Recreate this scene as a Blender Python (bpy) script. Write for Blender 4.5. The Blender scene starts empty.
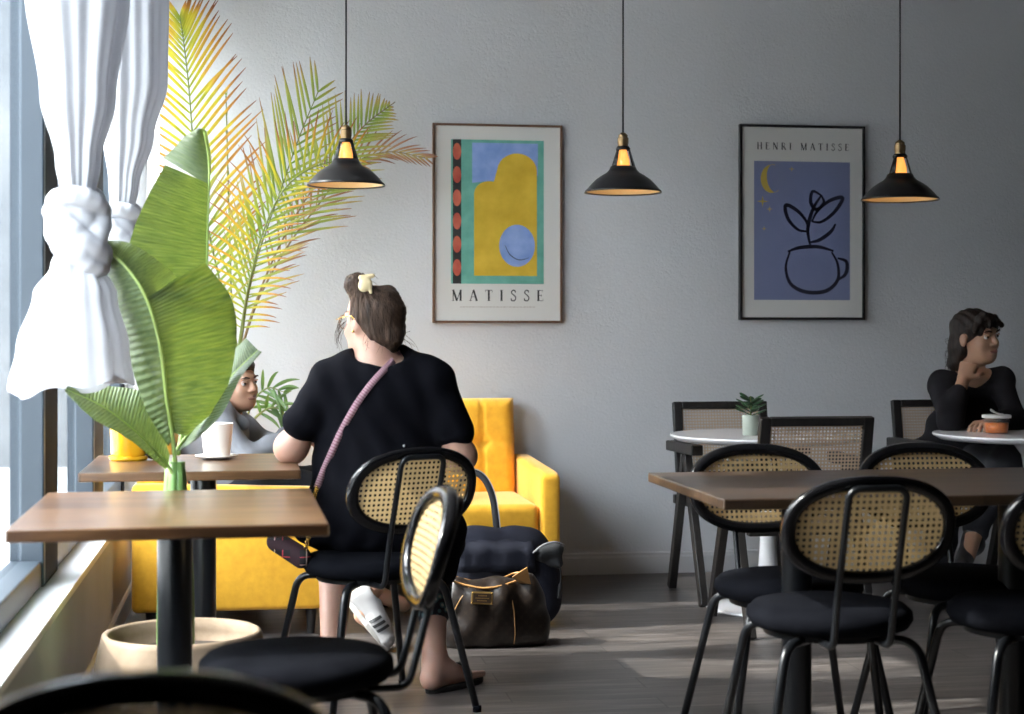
import bpy, bmesh, math, random
import numpy as np
from mathutils import Vector, Matrix, Euler
from mathutils.bvhtree import BVHTree
random.seed(7)
C = bpy.context.scene
PI = math.pi

# ------------------------------------------------------------------ camera
YAW = math.radians(9.06); FPX = 1600.0; EYE = 1.15; HOR = 334.0
cd = bpy.data.cameras.new('camera'); cam = bpy.data.objects.new('camera', cd)
C.collection.objects.link(cam); C.camera = cam
cam.location = (0, 0, EYE); cam.rotation_euler = (PI/2, 0, -YAW)
cd.sensor_width = 36; cd.lens = FPX/1024*36
cd.shift_y = -(357-HOR)/1024
cd.clip_start = .05
cd.dof.use_dof = True; cd.dof.focus_distance = 5.9; cd.dof.aperture_fstop = 3.6

# ------------------------------------------------------------------ world, sun, exposure
C.view_settings.view_transform = 'Standard'; C.view_settings.look = 'None'
C.view_settings.exposure = 0.42; C.view_settings.gamma = 1.0; C.view_settings.use_curve_mapping = False
w = bpy.data.worlds.new('world'); C.world = w; w.use_nodes = True
wn = w.node_tree.nodes; bg = wn['Background']
sky = wn.new('ShaderNodeTexSky'); sky.sky_type = 'NISHITA'; sky.sun_disc = False
sky.sun_elevation = math.radians(38); sky.sun_rotation = math.radians(-80); sky.dust_density = 3
mixw = wn.new('ShaderNodeMix'); mixw.data_type = 'RGBA'; mixw.inputs[0].default_value = .90
w.node_tree.links.new(sky.outputs[0], mixw.inputs[6]); mixw.inputs[7].default_value = (3.0, 3.08, 3.2, 1)
w.node_tree.links.new(mixw.outputs[2], bg.inputs[0]); bg.inputs[1].default_value = 5.4
sd = bpy.data.lights.new('sun', 'SUN'); sun = bpy.data.objects.new('sun', sd); C.collection.objects.link(sun)
sd.energy = 8.0; sd.angle = math.radians(.6); sd.color = (1, .95, .86)
SUN_TO = Vector((1.0, 0.02, -0.92)).normalized()
sun.rotation_euler = SUN_TO.to_track_quat('-Z', 'Y').to_euler()
for yy, ll in ((5.6, 3.6), (3.3, 1.0)):       # portals: sampling guides in the window openings
    pd = bpy.data.lights.new('window_portal', 'AREA'); po = bpy.data.objects.new('window_portal', pd)
    C.collection.objects.link(po); pd.shape = 'RECTANGLE'; pd.size = ll; pd.size_y = 2.5
    pd.cycles.is_portal = True; po.location = (-.80, yy, 1.68)
    po.rotation_euler = Vector((1, 0, 0)).to_track_quat('-Z', 'Z').to_euler()
C.cycles.use_denoising = True
C.cycles.max_bounces = 10; C.cycles.transparent_max_bounces = 16; C.cycles.diffuse_bounces = 5
C.cycles.sample_clamp_indirect = 6

# ------------------------------------------------------------------ helpers
def P(px, py, Y):
    """world point seen at a pixel of the frame, at world depth Y"""
    a = (px-512)/FPX; zc = Y/(math.cos(YAW)-a*math.sin(YAW)); xc = a*zc
    return Vector((xc*math.cos(YAW)+zc*math.sin(YAW), Y, EYE-(py-HOR)/FPX*zc))
def PX(px, Y): return P(px, HOR, Y).x

def link(o, parent=None):
    C.collection.objects.link(o)
    if parent: o.parent = parent
    return o
def obj(name, bm, m, parent=None, smooth=True, bev=0, seg=2, world=False):
    me = bpy.data.meshes.new(name); bmesh.ops.recalc_face_normals(bm, faces=bm.faces) if not getattr(bm, 'keepn', False) else None
    bm.to_mesh(me); bm.free()
    for mm in (m if isinstance(m, (list, tuple)) else [m]): me.materials.append(mm)
    o = bpy.data.objects.new(name, me); link(o, parent)
    if world and parent: o.matrix_parent_inverse = parent.matrix_basis.inverted()
    if smooth:
        for p in me.polygons: p.use_smooth = True
        es = o.modifiers.new('n', 'EDGE_SPLIT') if smooth == 'split' else None
        if es: es.split_angle = math.radians(38)
    if bev:
        b = o.modifiers.new('b', 'BEVEL'); b.width = bev; b.segments = seg; b.limit_method = 'ANGLE'; b.angle_limit = math.radians(40)
        b.harden_normals = False
    return o
def thing(name, label, cat, loc=(0, 0, 0), rz=0, group=None):
    o = bpy.data.objects.new(name, None); link(o); o.location = loc; o.rotation_euler = (0, 0, rz)
    o.empty_display_size = .1
    return tag(o, label, cat, group)
def tag(o, label, cat, group=None):
    o['label'] = label; o['category'] = cat
    if group: o['group'] = group
    return o
def struct(name, bm, m, parent=None, **k):
    o = obj(name, bm, m, parent, **k); o['kind'] = 'structure'; return o
def dup(root, loc, rz, label, group=None):
    r = root.copy(); C.collection.objects.link(r); r.location = loc; r.rotation_euler = (0, 0, rz); r['label'] = label
    if group: r['group'] = group
    def rec(src, dst):
        for ch in list(src.children):
            c = ch.copy(); C.collection.objects.link(c); c.parent = dst; rec(ch, c)
    rec(root, r); return r
def box(bm, x0, x1, y0, y1, z0, z1, M=None):
    vs = [bm.verts.new((x, y, z)) for x in (x0, x1) for y in (y0, y1) for z in (z0, z1)]
    for f in ((0,1,3,2),(4,6,7,5),(0,4,5,1),(2,3,7,6),(0,2,6,4),(1,5,7,3)): bm.faces.new([vs[i] for i in f])
    if M: bmesh.ops.transform(bm, matrix=M, verts=vs)
    return vs
def B(*boxes):
    bm = bmesh.new()
    for b in boxes: box(bm, *b)
    return bm
def tube(bm, pts, r, seg=12, cap=True, flat=None):
    pts = [Vector(p) for p in pts]; n = len(pts); rs = r if isinstance(r, (list, tuple)) else [r]*n
    t0 = (pts[1]-pts[0]).normalized(); up = Vector((0, 0, 1)) if abs(t0.z) < .95 else Vector((1, 0, 0))
    nrm = t0.cross(up).normalized(); rings = []
    for i, p in enumerate(pts):
        t = (pts[min(i+1, n-1)]-pts[max(i-1, 0)]).normalized()
        nrm = (nrm-t*nrm.dot(t)).normalized(); b = t.cross(nrm)
        fl = flat or 1
        rings.append([bm.verts.new(p+(nrm*math.cos(a)*fl+b*math.sin(a))*rs[i]) for a in (2*PI*k/seg for k in range(seg))])
    for a, b in zip(rings, rings[1:]):
        for k in range(seg): bm.faces.new((a[k], a[(k+1)%seg], b[(k+1)%seg], b[k]))
    if cap: bm.faces.new(rings[0][::-1]); bm.faces.new(rings[-1])
    return bm
def smoothpath(pts, n=8):
    """Catmull-Rom through points"""
    pts = [Vector(p) for p in pts]; out = []
    q = [pts[0]*2-pts[1]]+pts+[pts[-1]*2-pts[-2]]
    for i in range(1, len(q)-2):
        for k in range(n):
            t = k/n; a, b, c, d = q[i-1:i+3]
            out.append(.5*((2*b)+(c-a)*t+(2*a-5*b+4*c-d)*t*t+(3*b-a-3*c+d)*t**3))
    return out+[pts[-1]]
def fillet(pts, r=.03, n=5):
    pts = [Vector(p) for p in pts]; out = [pts[0]]
    for a, b, c in zip(pts, pts[1:], pts[2:]):
        u = (a-b); v = (c-b); d = min(r, u.length*.49, v.length*.49); p0 = b+u.normalized()*d; p1 = b+v.normalized()*d
        for k in range(n+1):
            t = k/n; out.append(p0*(1-t)**2+b*2*t*(1-t)+p1*t*t)
    return out+[pts[-1]]
def lathe(bm, prof, seg=40, c=(0, 0, 0)):
    rings = []
    for r, z in prof:
        if r < 1e-5: rings.append([bm.verts.new((c[0], c[1], c[2]+z))])
        else: rings.append([bm.verts.new((c[0]+r*math.cos(a), c[1]+r*math.sin(a), c[2]+z)) for a in (2*PI*k/seg for k in range(seg))])
    for a, b in zip(rings, rings[1:]):
        for k in range(seg):
            k2 = (k+1) % seg
            f = [a[k % len(a)], a[k2 % len(a)], b[k2 % len(b)], b[k % len(b)]]
            f = [v for i, v in enumerate(f) if v not in f[:i]]
            if len(f) > 2: bm.faces.new(f)
    return bm
def prism(bm, poly, y0, y1):
    """poly in x,z extruded along y"""
    a = [bm.verts.new((x, y0, z)) for x, z in poly]; b = [bm.verts.new((x, y1, z)) for x, z in poly]
    bm.faces.new(a); bm.faces.new(b[::-1])
    for i in range(len(poly)):
        j = (i+1) % len(poly); bm.faces.new((a[i], b[i], b[j], a[j]))
    return bm
def grid(bm, rows, uv=False):
    """rows of points -> quads, uv = (across, along)"""
    vr = [[bm.verts.new(p) for p in r] for r in rows]; L = bm.loops.layers.uv.verify() if uv else None
    for i in range(len(vr)-1):
        for j in range(len(vr[0])-1):
            f = bm.faces.new((vr[i][j], vr[i][j+1], vr[i+1][j+1], vr[i+1][j]))
            if uv:
                for l, (a, b) in zip(f.loops, ((j, i), (j+1, i), (j+1, i+1), (j, i+1))):
                    l[L].uv = (a/(len(vr[0])-1), b/(len(vr)-1))
    return bm
def superellipse(a, b, e, n):
    out = []
    for k in range(n):
        t = 2*PI*k/n; c, s = math.cos(t), math.sin(t)
        out.append((a*math.copysign(abs(c)**(2/e), c), b*math.copysign(abs(s)**(2/e), s)))
    return out

# smooth signed-distance modelling for bodies and cloth
try: import openvdb as vdb
except ImportError: import pyopenvdb as vdb
def cap(a, b, ra, rb=None, k=None): return ('c', Vector(a), Vector(b), ra, ra if rb is None else rb, k)
def ell(c, r, rot=(0, 0, 0), k=None): return ('e', Vector(c), Vector(r), Euler(rot).to_matrix(), None, k)
def cut(c, r, rot=(0, 0, 0), k=.01): return ('x', Vector(c), Vector(r), Euler(rot).to_matrix(), None, k)
def sdf_mesh(prims, vox=.007, k=.03, planes=(), fold=None, inflate=0):
    lo = np.array([1e9]*3); hi = -lo
    for p in prims:
        if p[0] == 'x': continue
        if p[0] == 'c': r = max(p[3], p[4]); a = np.minimum(p[1], p[2])-r; b = np.maximum(p[1], p[2])+r
        else: r = max(p[2]); a = np.array(p[1])-r; b = np.array(p[1])+r
        lo = np.minimum(lo, a); hi = np.maximum(hi, b)
    lo -= .03+inflate; hi += .03+inflate
    n = np.ceil((hi-lo)/vox).astype(int)+1
    ax = [lo[i]+vox*np.arange(n[i]) for i in range(3)]
    D = np.full(n, .5, np.float32)
    for p in prims:
        if p[0] == 'c': r = max(p[3], p[4]); a = np.minimum(p[1], p[2])-r; b = np.maximum(p[1], p[2])+r
        else: r = max(p[2]); a = np.array(p[1])-r; b = np.array(p[1])+r
        kk = p[5] or k; m = kk*1.6+.03+inflate
        i0 = np.maximum(0, np.floor((a-m-lo)/vox).astype(int)); i1 = np.minimum(n, np.ceil((b+m-lo)/vox).astype(int)+1)
        X = ax[0][i0[0]:i1[0], None, None]; Y = ax[1][None, i0[1]:i1[1], None]; Z = ax[2][None, None, i0[2]:i1[2]]
        if p[0] == 'c':
            A = np.array(p[1]); d = np.array(p[2])-A; L = max(float(d@d), 1e-9)
            t = np.clip(((X-A[0])*d[0]+(Y-A[1])*d[1]+(Z-A[2])*d[2])/L, 0, 1)
            S = np.sqrt((X-A[0]-t*d[0])**2+(Y-A[1]-t*d[1])**2+(Z-A[2]-t*d[2])**2)-(p[3]+t*(p[4]-p[3]))
        else:
            R = np.array(p[3]); c = p[1]; q = [(X-c[0])*R[0, j]+(Y-c[1])*R[1, j]+(Z-c[2])*R[2, j] for j in range(3)]
            k0 = np.sqrt(sum((q[j]/p[2][j])**2 for j in range(3))); k1 = np.sqrt(sum((q[j]/p[2][j]**2)**2 for j in range(3)))+1e-9
            S = k0*(k0-1)/k1
        sl = tuple(slice(i0[j], i1[j]) for j in range(3)); E = D[sl]
        if p[0] == 'x':
            h = np.maximum(kk-np.abs(E+S), 0)/kk; D[sl] = np.maximum(E, -S)+h*h*kk*.25
        else:
            h = np.maximum(kk-np.abs(E-S), 0)/kk; D[sl] = np.minimum(E, S)-h*h*kk*.25
    D -= inflate
    X = ax[0][:, None, None]; Y = ax[1][None, :, None]; Z = ax[2][None, None, :]
    if fold is not None: D += fold(X, Y, Z).astype(np.float32)
    for pt, nr in planes:      # keeps the side against nr
        nr = Vector(nr).normalized(); D = np.maximum(D, ((X-pt[0])*nr[0]+(Y-pt[1])*nr[1]+(Z-pt[2])*nr[2]).astype(np.float32))
    g = vdb.FloatGrid(.5); g.copyFromArray(np.ascontiguousarray(D.astype(np.float32)))
    v, q = g.convertToQuads()
    me = bpy.data.meshes.new('m'); me.from_pydata((v*vox+lo).tolist(), [], q.tolist()); me.validate(); return me
def sdf_obj(name, prims, m, parent=None, **k):
    me = sdf_mesh(prims, **k); me.name = name; me.materials.append(m)
    for p in me.polygons: p.use_smooth = True
    o = bpy.data.objects.new(name, me); link(o, parent); return o

# ------------------------------------------------------------------ materials
def mat(name, col=(.8, .8, .8), rough=.5, metal=0, **kw):
    m = bpy.data.materials.new(name); m.use_nodes = True; b = m.node_tree.nodes['Principled BSDF']
    b.inputs['Base Color'].default_value = (*col, 1); b.inputs['Roughness'].default_value = rough; b.inputs['Metallic'].default_value = metal
    for k, v in kw.items():
        b.inputs[k.replace('_', ' ')].default_value = v
    return m
def nt(m): return m.node_tree.nodes, m.node_tree.links, m.node_tree.nodes['Principled BSDF']
def noise_col(m, c1, c2, scale=5, stretch=(1, 1, 1), detail=5, bump=0, lo=.3, hi=.7, coord='Object', bscale=None, dist=0):
    N, L, b = nt(m); tc = N.new('ShaderNodeTexCoord'); mp = N.new('ShaderNodeMapping'); mp.inputs['Scale'].default_value = stretch
    L.new(tc.outputs[coord], mp.inputs[0]); t = N.new('ShaderNodeTexNoise'); t.inputs['Scale'].default_value = scale; t.inputs['Detail'].default_value = detail
    t.inputs['Distortion'].default_value = dist
    L.new(mp.outputs[0], t.inputs[0]); r = N.new('ShaderNodeValToRGB'); L.new(t.outputs[0], r.inputs[0])
    r.color_ramp.elements[0].position = lo; r.color_ramp.elements[1].position = hi
    r.color_ramp.elements[0].color = (*c1, 1); r.color_ramp.elements[1].color = (*c2, 1); L.new(r.outputs[0], b.inputs['Base Color'])
    if bump:
        t2 = t
        if bscale:
            t2 = N.new('ShaderNodeTexNoise'); t2.inputs['Scale'].default_value = bscale; t2.inputs['Detail'].default_value = 3; L.new(mp.outputs[0], t2.inputs[0])
        bp = N.new('ShaderNodeBump'); bp.inputs['Strength'].default_value = bump; bp.inputs['Distance'].default_value = .004
        L.new(t2.outputs[0], bp.inputs['Height']); L.new(bp.outputs[0], b.inputs['Normal'])
    return m
def add_translucent(m, col, fac, src=None):
    N, L, b = nt(m); out = N['Material Output']; tr = N.new('ShaderNodeBsdfTranslucent'); tr.inputs[0].default_value = (*col, 1)
    if src is not None: L.new(src, tr.inputs[0])
    mx = N.new('ShaderNodeMixShader'); mx.inputs[0].default_value = fac
    L.new(b.outputs[0], mx.inputs[1]); L.new(tr.outputs[0], mx.inputs[2]); L.new(mx.outputs[0], out.inputs[0]); return mx

M = {}
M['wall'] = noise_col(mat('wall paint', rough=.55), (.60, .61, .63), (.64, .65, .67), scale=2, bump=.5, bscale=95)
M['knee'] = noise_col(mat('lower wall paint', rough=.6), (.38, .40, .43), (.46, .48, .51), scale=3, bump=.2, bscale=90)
M['sill'] = mat('sill paint', (.80, .80, .80), .3)
M['base'] = mat('baseboard paint', (.55, .55, .56), .35)
M['dark wall'] = mat('dark wall paint', (.06, .06, .065), .7)
M['ceiling'] = mat('ceiling paint', (.26, .26, .27), .8)
M['frame'] = mat('window frame metal', (.032, .044, .058), .4, .2)
M['frame shade and rail'] = mat('shaded frame and rail metal', (.012, .013, .018), .75, 0, Specular_IOR_Level=.1)  # shade on the posts' room side put into the colour; also colours the rail
M['black metal'] = mat('black metal', (.008, .009, .011), .28, .1)
M['black gloss'] = mat('black lacquer', (.006, .006, .007), .14, 0, Specular_IOR_Level=.4)
M['velvet'] = noise_col(mat('black velvet', rough=.9, Specular_IOR_Level=.04), (.003, .0033, .005), (.006, .0065, .009), scale=14, bump=.3)
M['black wood'] = noise_col(mat('black stained wood', rough=.45), (.010, .009, .009), (.022, .019, .018), scale=6, stretch=(8, 8, 1))
M['white lacquer'] = mat('white lacquer', (.78, .78, .80), .18)
M['lead'] = M['black metal']

def floor_mat():
    m = mat('grey brown wood planks', rough=.34, Specular_IOR_Level=.35); N, L, b = nt(m)
    tc = N.new('ShaderNodeTexCoord'); br = N.new('ShaderNodeTexBrick'); L.new(tc.outputs['Object'], br.inputs[0])
    br.inputs['Scale'].default_value = 1; br.inputs['Brick Width'].default_value = 1.25; br.inputs['Row Height'].default_value = .145
    br.inputs['Mortar Size'].default_value = .0022; br.offset = .37; br.inputs['Mortar Smooth'].default_value = .3
    br.inputs['Color1'].default_value = (.2, .2, .2, 1); br.inputs['Color2'].default_value = (.8, .8, .8, 1); br.inputs['Mortar'].default_value = (0, 0, 0, 1)
    mp = N.new('ShaderNodeMapping'); mp.inputs['Scale'].default_value = (1.2, 16, 1); L.new(tc.outputs['Object'], mp.inputs[0])
    ad = N.new('ShaderNodeVectorMath'); ad.operation = 'ADD'; L.new(mp.outputs[0], ad.inputs[0])
    sc = N.new('ShaderNodeVectorMath'); sc.operation = 'SCALE'; sc.inputs['Scale'].default_value = 9; L.new(br.outputs[0], sc.inputs[0]); L.new(sc.outputs[0], ad.inputs[1])
    n = N.new('ShaderNodeTexNoise'); n.inputs['Scale'].default_value = 2.4; n.inputs['Detail'].default_value = 8; n.inputs['Roughness'].default_value = .65; L.new(ad.outputs[0], n.inputs[0])
    r = N.new('ShaderNodeValToRGB'); L.new(n.outputs[0], r.inputs[0])
    for i, (p, c) in enumerate(((.30, (.024, .021, .020)), (.5, (.075, .066, .062)), (.70, (.18, .162, .152)))):
        e = r.color_ramp.elements[i] if i < 2 else r.color_ramp.elements.new(p); e.position = p; e.color = (*c, 1)
    mx = N.new('ShaderNodeMix'); mx.data_type = 'RGBA'; mx.blend_type = 'MULTIPLY'; mx.inputs[0].default_value = .85; L.new(r.outputs[0], mx.inputs[6])
    r2 = N.new('ShaderNodeValToRGB'); r2.color_ramp.elements[0].color = (.0, .0, .0, 1); r2.color_ramp.elements[0].position = 0
    r2.color_ramp.elements[1].position = .8; r2.color_ramp.elements[1].color = (1.15, 1.1, 1.08, 1); e = r2.color_ramp.elements.new(.18); e.color = (.72, .72, .74, 1)
    L.new(br.outputs[0], r2.inputs[0]); L.new(r2.outputs[0], mx.inputs[7]); L.new(mx.outputs[2], b.inputs['Base Color'])
    bp = N.new('ShaderNodeBump'); bp.inputs['Strength'].default_value = .25; bp.inputs['Distance'].default_value = .003
    ml = N.new('ShaderNodeMath'); ml.operation = 'MULTIPLY_ADD'; L.new(n.outputs[0], ml.inputs[0]); ml.inputs[1].default_value = .4; L.new(br.outputs['Fac'], ml.inputs[2])
    iv = N.new('ShaderNodeMath'); iv.operation = 'MULTIPLY'; iv.inputs[1].default_value = -1; L.new(br.outputs['Fac'], iv.inputs[0]); L.new(iv.outputs[0], ml.inputs[2])
    L.new(ml.outputs[0], bp.inputs['Height']); L.new(bp.outputs[0], b.inputs['Normal'])
    rr = N.new('ShaderNodeMapRange'); rr.inputs['To Min'].default_value = .26; rr.inputs['To Max'].default_value = .46; L.new(n.outputs[0], rr.inputs[0]); L.new(rr.outputs[0], b.inputs['Roughness'])
    return m
M['floor'] = floor_mat()
def wood_mat(name, c1, c2, c3, along='x', rough=.3):
    m = mat(name, rough=rough, Coat_Weight=.3, Coat_Roughness=.16); N, L, b = nt(m); tc = N.new('ShaderNodeTexCoord')
    br = N.new('ShaderNodeTexBrick'); L.new(tc.outputs['Object'], br.inputs[0]); br.inputs['Scale'].default_value = 1
    br.inputs['Brick Width'].default_value = .62; br.inputs['Row Height'].default_value = .062; br.inputs['Mortar Size'].default_value = .0004
    br.inputs['Color1'].default_value = (0, 0, 0, 1); br.inputs['Color2'].default_value = (1, 1, 1, 1); br.inputs['Mortar'].default_value = (.1, .1, .1, 1)
    mp = N.new('ShaderNodeMapping'); mp.inputs['Scale'].default_value = (2, 22, 22); L.new(tc.outputs['Object'], mp.inputs[0])
    sc = N.new('ShaderNodeVectorMath'); sc.operation = 'SCALE'; sc.inputs['Scale'].default_value = 7; L.new(br.outputs[0], sc.inputs[0])
    ad = N.new('ShaderNodeVectorMath'); L.new(mp.outputs[0], ad.inputs[0]); L.new(sc.outputs[0], ad.inputs[1])
    n = N.new('ShaderNodeTexNoise'); n.inputs['Scale'].default_value = 2; n.inputs['Detail'].default_value = 7; n.inputs['Distortion'].default_value = .6; L.new(ad.outputs[0], n.inputs[0])
    ma = N.new('ShaderNodeMath'); ma.operation = 'MULTIPLY_ADD'; ma.inputs[1].default_value = .34; L.new(br.outputs[0], ma.inputs[0]); L.new(n.outputs[0], ma.inputs[2])
    r = N.new('ShaderNodeValToRGB'); L.new(ma.outputs[0], r.inputs[0])
    for i, (p, c) in enumerate(((.32, c1), (.58, c2), (.85, c3))):
        e = r.color_ramp.elements[i] if i < 2 else r.color_ramp.elements.new(p); e.position = p; e.color = (*c, 1)
    L.new(r.outputs[0], b.inputs['Base Color'])
    bp = N.new('ShaderNodeBump'); bp.inputs['Strength'].default_value = .08; bp.inputs['Distance'].default_value = .001; L.new(n.outputs[0], bp.inputs['Height']); L.new(bp.outputs[0], b.inputs['Normal'])
    return m
M['walnut'] = wood_mat('walnut table wood', (.022, .010, .004), (.060, .027, .011), (.115, .057, .024), rough=.33)
M['walnut dark'] = wood_mat('dark walnut wood', (.012, .007, .004), (.030, .017, .010), (.058, .034, .020), rough=.38)

def cane_mat(name, col, hole=.26, pitch=.0150):
    """woven cane: open holes in rows, read from the panel's own x,z coordinates"""
    m = mat(name, col, .55); N, L, b = nt(m); tc = N.new('ShaderNodeTexCoord')
    sc = N.new('ShaderNodeVectorMath'); sc.operation = 'SCALE'; sc.inputs['Scale'].default_value = 1/pitch; L.new(tc.outputs['Object'], sc.inputs[0])
    fr = N.new('ShaderNodeVectorMath'); fr.operation = 'FRACTION'; L.new(sc.outputs[0], fr.inputs[0])
    sb = N.new('ShaderNodeVectorMath'); sb.operation = 'SUBTRACT'; sb.inputs[1].default_value = (.5, .5, .5); L.new(fr.outputs[0], sb.inputs[0])
    sp = N.new('ShaderNodeSeparateXYZ'); L.new(sb.outputs[0], sp.inputs[0]); cb = N.new('ShaderNodeCombineXYZ'); L.new(sp.outputs[0], cb.inputs[0]); L.new(sp.outputs[2], cb.inputs[1])
    ln = N.new('ShaderNodeVectorMath'); ln.operation = 'LENGTH'; L.new(cb.outputs[0], ln.inputs[0])
    lt = N.new('ShaderNodeMath'); lt.operation = 'LESS_THAN'; L.new(ln.outputs['Value'], lt.inputs[0]); lt.inputs[1].default_value = hole
    tr = N.new('ShaderNodeBsdfTransparent'); mx = N.new('ShaderNodeMixShader')
    tl = N.new('ShaderNodeBsdfTranslucent'); tl.inputs[0].default_value = (*[min(1, c*1.1) for c in col], 1); m2 = N.new('ShaderNodeMixShader'); m2.inputs[0].default_value = .30
    L.new(b.outputs[0], m2.inputs[1]); L.new(tl.outputs[0], m2.inputs[2])
    L.new(lt.outputs[0], mx.inputs[0]); L.new(m2.outputs[0], mx.inputs[1]); L.new(tr.outputs[0], mx.inputs[2]); L.new(mx.outputs[0], N['Material Output'].inputs[0])
    # strands: darker lines between holes
    def tri(o):
        a = N.new('ShaderNodeMath'); a.operation = 'ABSOLUTE'; L.new(o, a.inputs[0]); return a.outputs[0]
    a = tri(sp.outputs[0]); c = tri(sp.outputs[2]); mn = N.new('ShaderNodeMath'); mn.operation = 'MAXIMUM'; L.new(a, mn.inputs[0]); L.new(c, mn.inputs[1])
    r = N.new('ShaderNodeValToRGB'); L.new(mn.outputs[0], r.inputs[0]); r.color_ramp.elements[0].position = .2; r.color_ramp.elements[1].position = .5
    r.color_ramp.elements[0].color = (*[c*.62 for c in col], 1); r.color_ramp.elements[1].color = (*col, 1); L.new(r.outputs[0], b.inputs['Base Color'])
    return m
M['cane'] = cane_mat('honey cane weave', (.52, .37, .18))
M['cane pale'] = cane_mat('pale cane weave', (.58, .44, .32), hole=.29, pitch=.0135)

# ------------------------------------------------------------------ the room
XW = -.53; YB = 7.5; XR = 6.2; YF = -2.6; ZC = 3.2; ZS = .43; XG = -.665
struct('floor', B((XW-.3, XR, YF, YB, -.12, 0)), M['floor'], smooth=False)
struct('ceiling', B((XW-.3, XR, YF, YB, ZC, ZC+.12)), M['ceiling'], smooth=False)
struct('wall_back', B((XW-.3, XR, YB, YB+.14, -.1, ZC+.1)), M['wall'], smooth=False)
struct('wall_right', B((XR, XR+.14, YF, YB, -.1, ZC+.1)), M['dark wall'], smooth=False)
struct('wall_front', B((XW-.3, XR, YF-.14, YF, -.1, ZC+.1)), M['dark wall'], smooth=False)
struct('wall_left', B((XW-.20, XW, YF, YB, 0, ZS-.025), (XW-.20, XW, YF, 2.75, ZS, 2.75)), M['knee'], smooth=False)  # unseen stretch above the sill closed to cut window light from the front
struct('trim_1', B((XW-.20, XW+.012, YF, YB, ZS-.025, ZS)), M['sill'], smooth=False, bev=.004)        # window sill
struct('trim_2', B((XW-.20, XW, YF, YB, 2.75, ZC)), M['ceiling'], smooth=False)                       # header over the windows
bm = bmesh.new(); prism(bm, [(0, 0), (-.014, 0), (-.014, .078), (-.010, .088), (-.010, .098), (0, .104)], XW, XR)
bmesh.ops.transform(bm, matrix=Matrix(((0, 1, 0, 0), (1, 0, 0, YB), (0, 0, 1, 0), (0, 0, 0, 1))), verts=bm.verts)
struct('baseboard_back', bm, M['base'], smooth=False)
bm = bmesh.new(); prism(bm, [(XW, 0), (XW+.012, 0), (XW+.012, .085), (XW+.004, .095), (XW, .095)], YF, YB)
struct('baseboard_left', bm, M['base'], smooth=False)
glass = mat('window glass', (.93, .97, 1), .0, 0, Transmission_Weight=1.0, IOR=1.45)
N_, L_, b_ = nt(glass)       # thin pane: passes light straight and mirrors at grazing angles
tr_ = N_.new('ShaderNodeBsdfTransparent'); gl_ = N_.new('ShaderNodeBsdfGlossy'); gl_.inputs['Roughness'].default_value = .02
fr_ = N_.new('ShaderNodeFresnel'); gm_ = N_.new('ShaderNodeNewGeometry'); mr_ = N_.new('ShaderNodeMapRange'); mr_.inputs['To Min'].default_value = 1.5; mr_.inputs['To Max'].default_value = 1/1.5; L_.new(gm_.outputs['Backfacing'], mr_.inputs[0]); L_.new(mr_.outputs[0], fr_.inputs[0]); mx_ = N_.new('ShaderNodeMixShader')
L_.new(fr_.outputs[0], mx_.inputs[0]); L_.new(tr_.outputs[0], mx_.inputs[1]); L_.new(gl_.outputs[0], mx_.inputs[2]); L_.new(mx_.outputs[0], N_['Material Output'].inputs[0])
tr_.inputs[0].default_value = (.93, .96, .97, 1)
posts = [(2.75, 2.88), (4.73, 5.02), (6.13, 6.48), (7.40, 7.5)]
for i, (a, b) in enumerate(zip(posts, posts[1:])):
    y0, y1 = a[1], b[0]
    fr = struct('window_%d' % (i+1), B((XG-.03, XG+.06, y0, y0+.012, ZS, 2.75), (XG-.03, XG+.06, y1-.012, y1, ZS, 2.75),
         (XG-.03, XG+.06, y0, y1, ZS, ZS+.075), (XG-.03, XG+.06, y0, y1, 2.70, 2.75)), M['frame'], smooth=False, bev=.006)
    g = obj('pane', B((XG-.001, XG+.001, y0+.012, y1-.012, ZS+.075, 2.70)), glass, fr, smooth=False)
for i, (a, b) in enumerate(posts):
    struct('trim_%d' % (i+3), B((XG-.03, XG+.068, a, b, ZS, 2.75)), M['frame shade and rail'], smooth=False, bev=.006)
    if 0 < i < 3: struct('trim_%d' % (i+20), B((XG+.0, XG+.068, a-.028, a+.001, ZS, 2.75)), M['frame'], smooth=False, bev=.006)  # lighter strip: daylight on the post's front face put into the colour
pave = noise_col(mat('concrete paving', rough=.85), (.40, .385, .36), (.52, .50, .47), scale=3, detail=8)
side = noise_col(mat('dim backdrop grey', rough=.9), (.10, .105, .11), (.17, .17, .17), scale=.8)
struct('dim_backdrop_wall', B((-9, XW-.5, 15.5, 15.8, -.1, 5.5)), side, smooth=False)  # dark wall added outside to dim the view through the glass
struct('pavement', B((-14, XW-.3, -6, 26, -.2, -.1)), pave, smooth=False)
struct('low_sky_blocker', B((-9.3, -9, -10, 30, -.2, 4.6)), noise_col(mat('sky blocker grey', rough=.8), (.22, .22, .22), (.30, .30, .30), scale=1.5), smooth=False)  # unseen, added to block low sky so light falls off across the room

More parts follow.
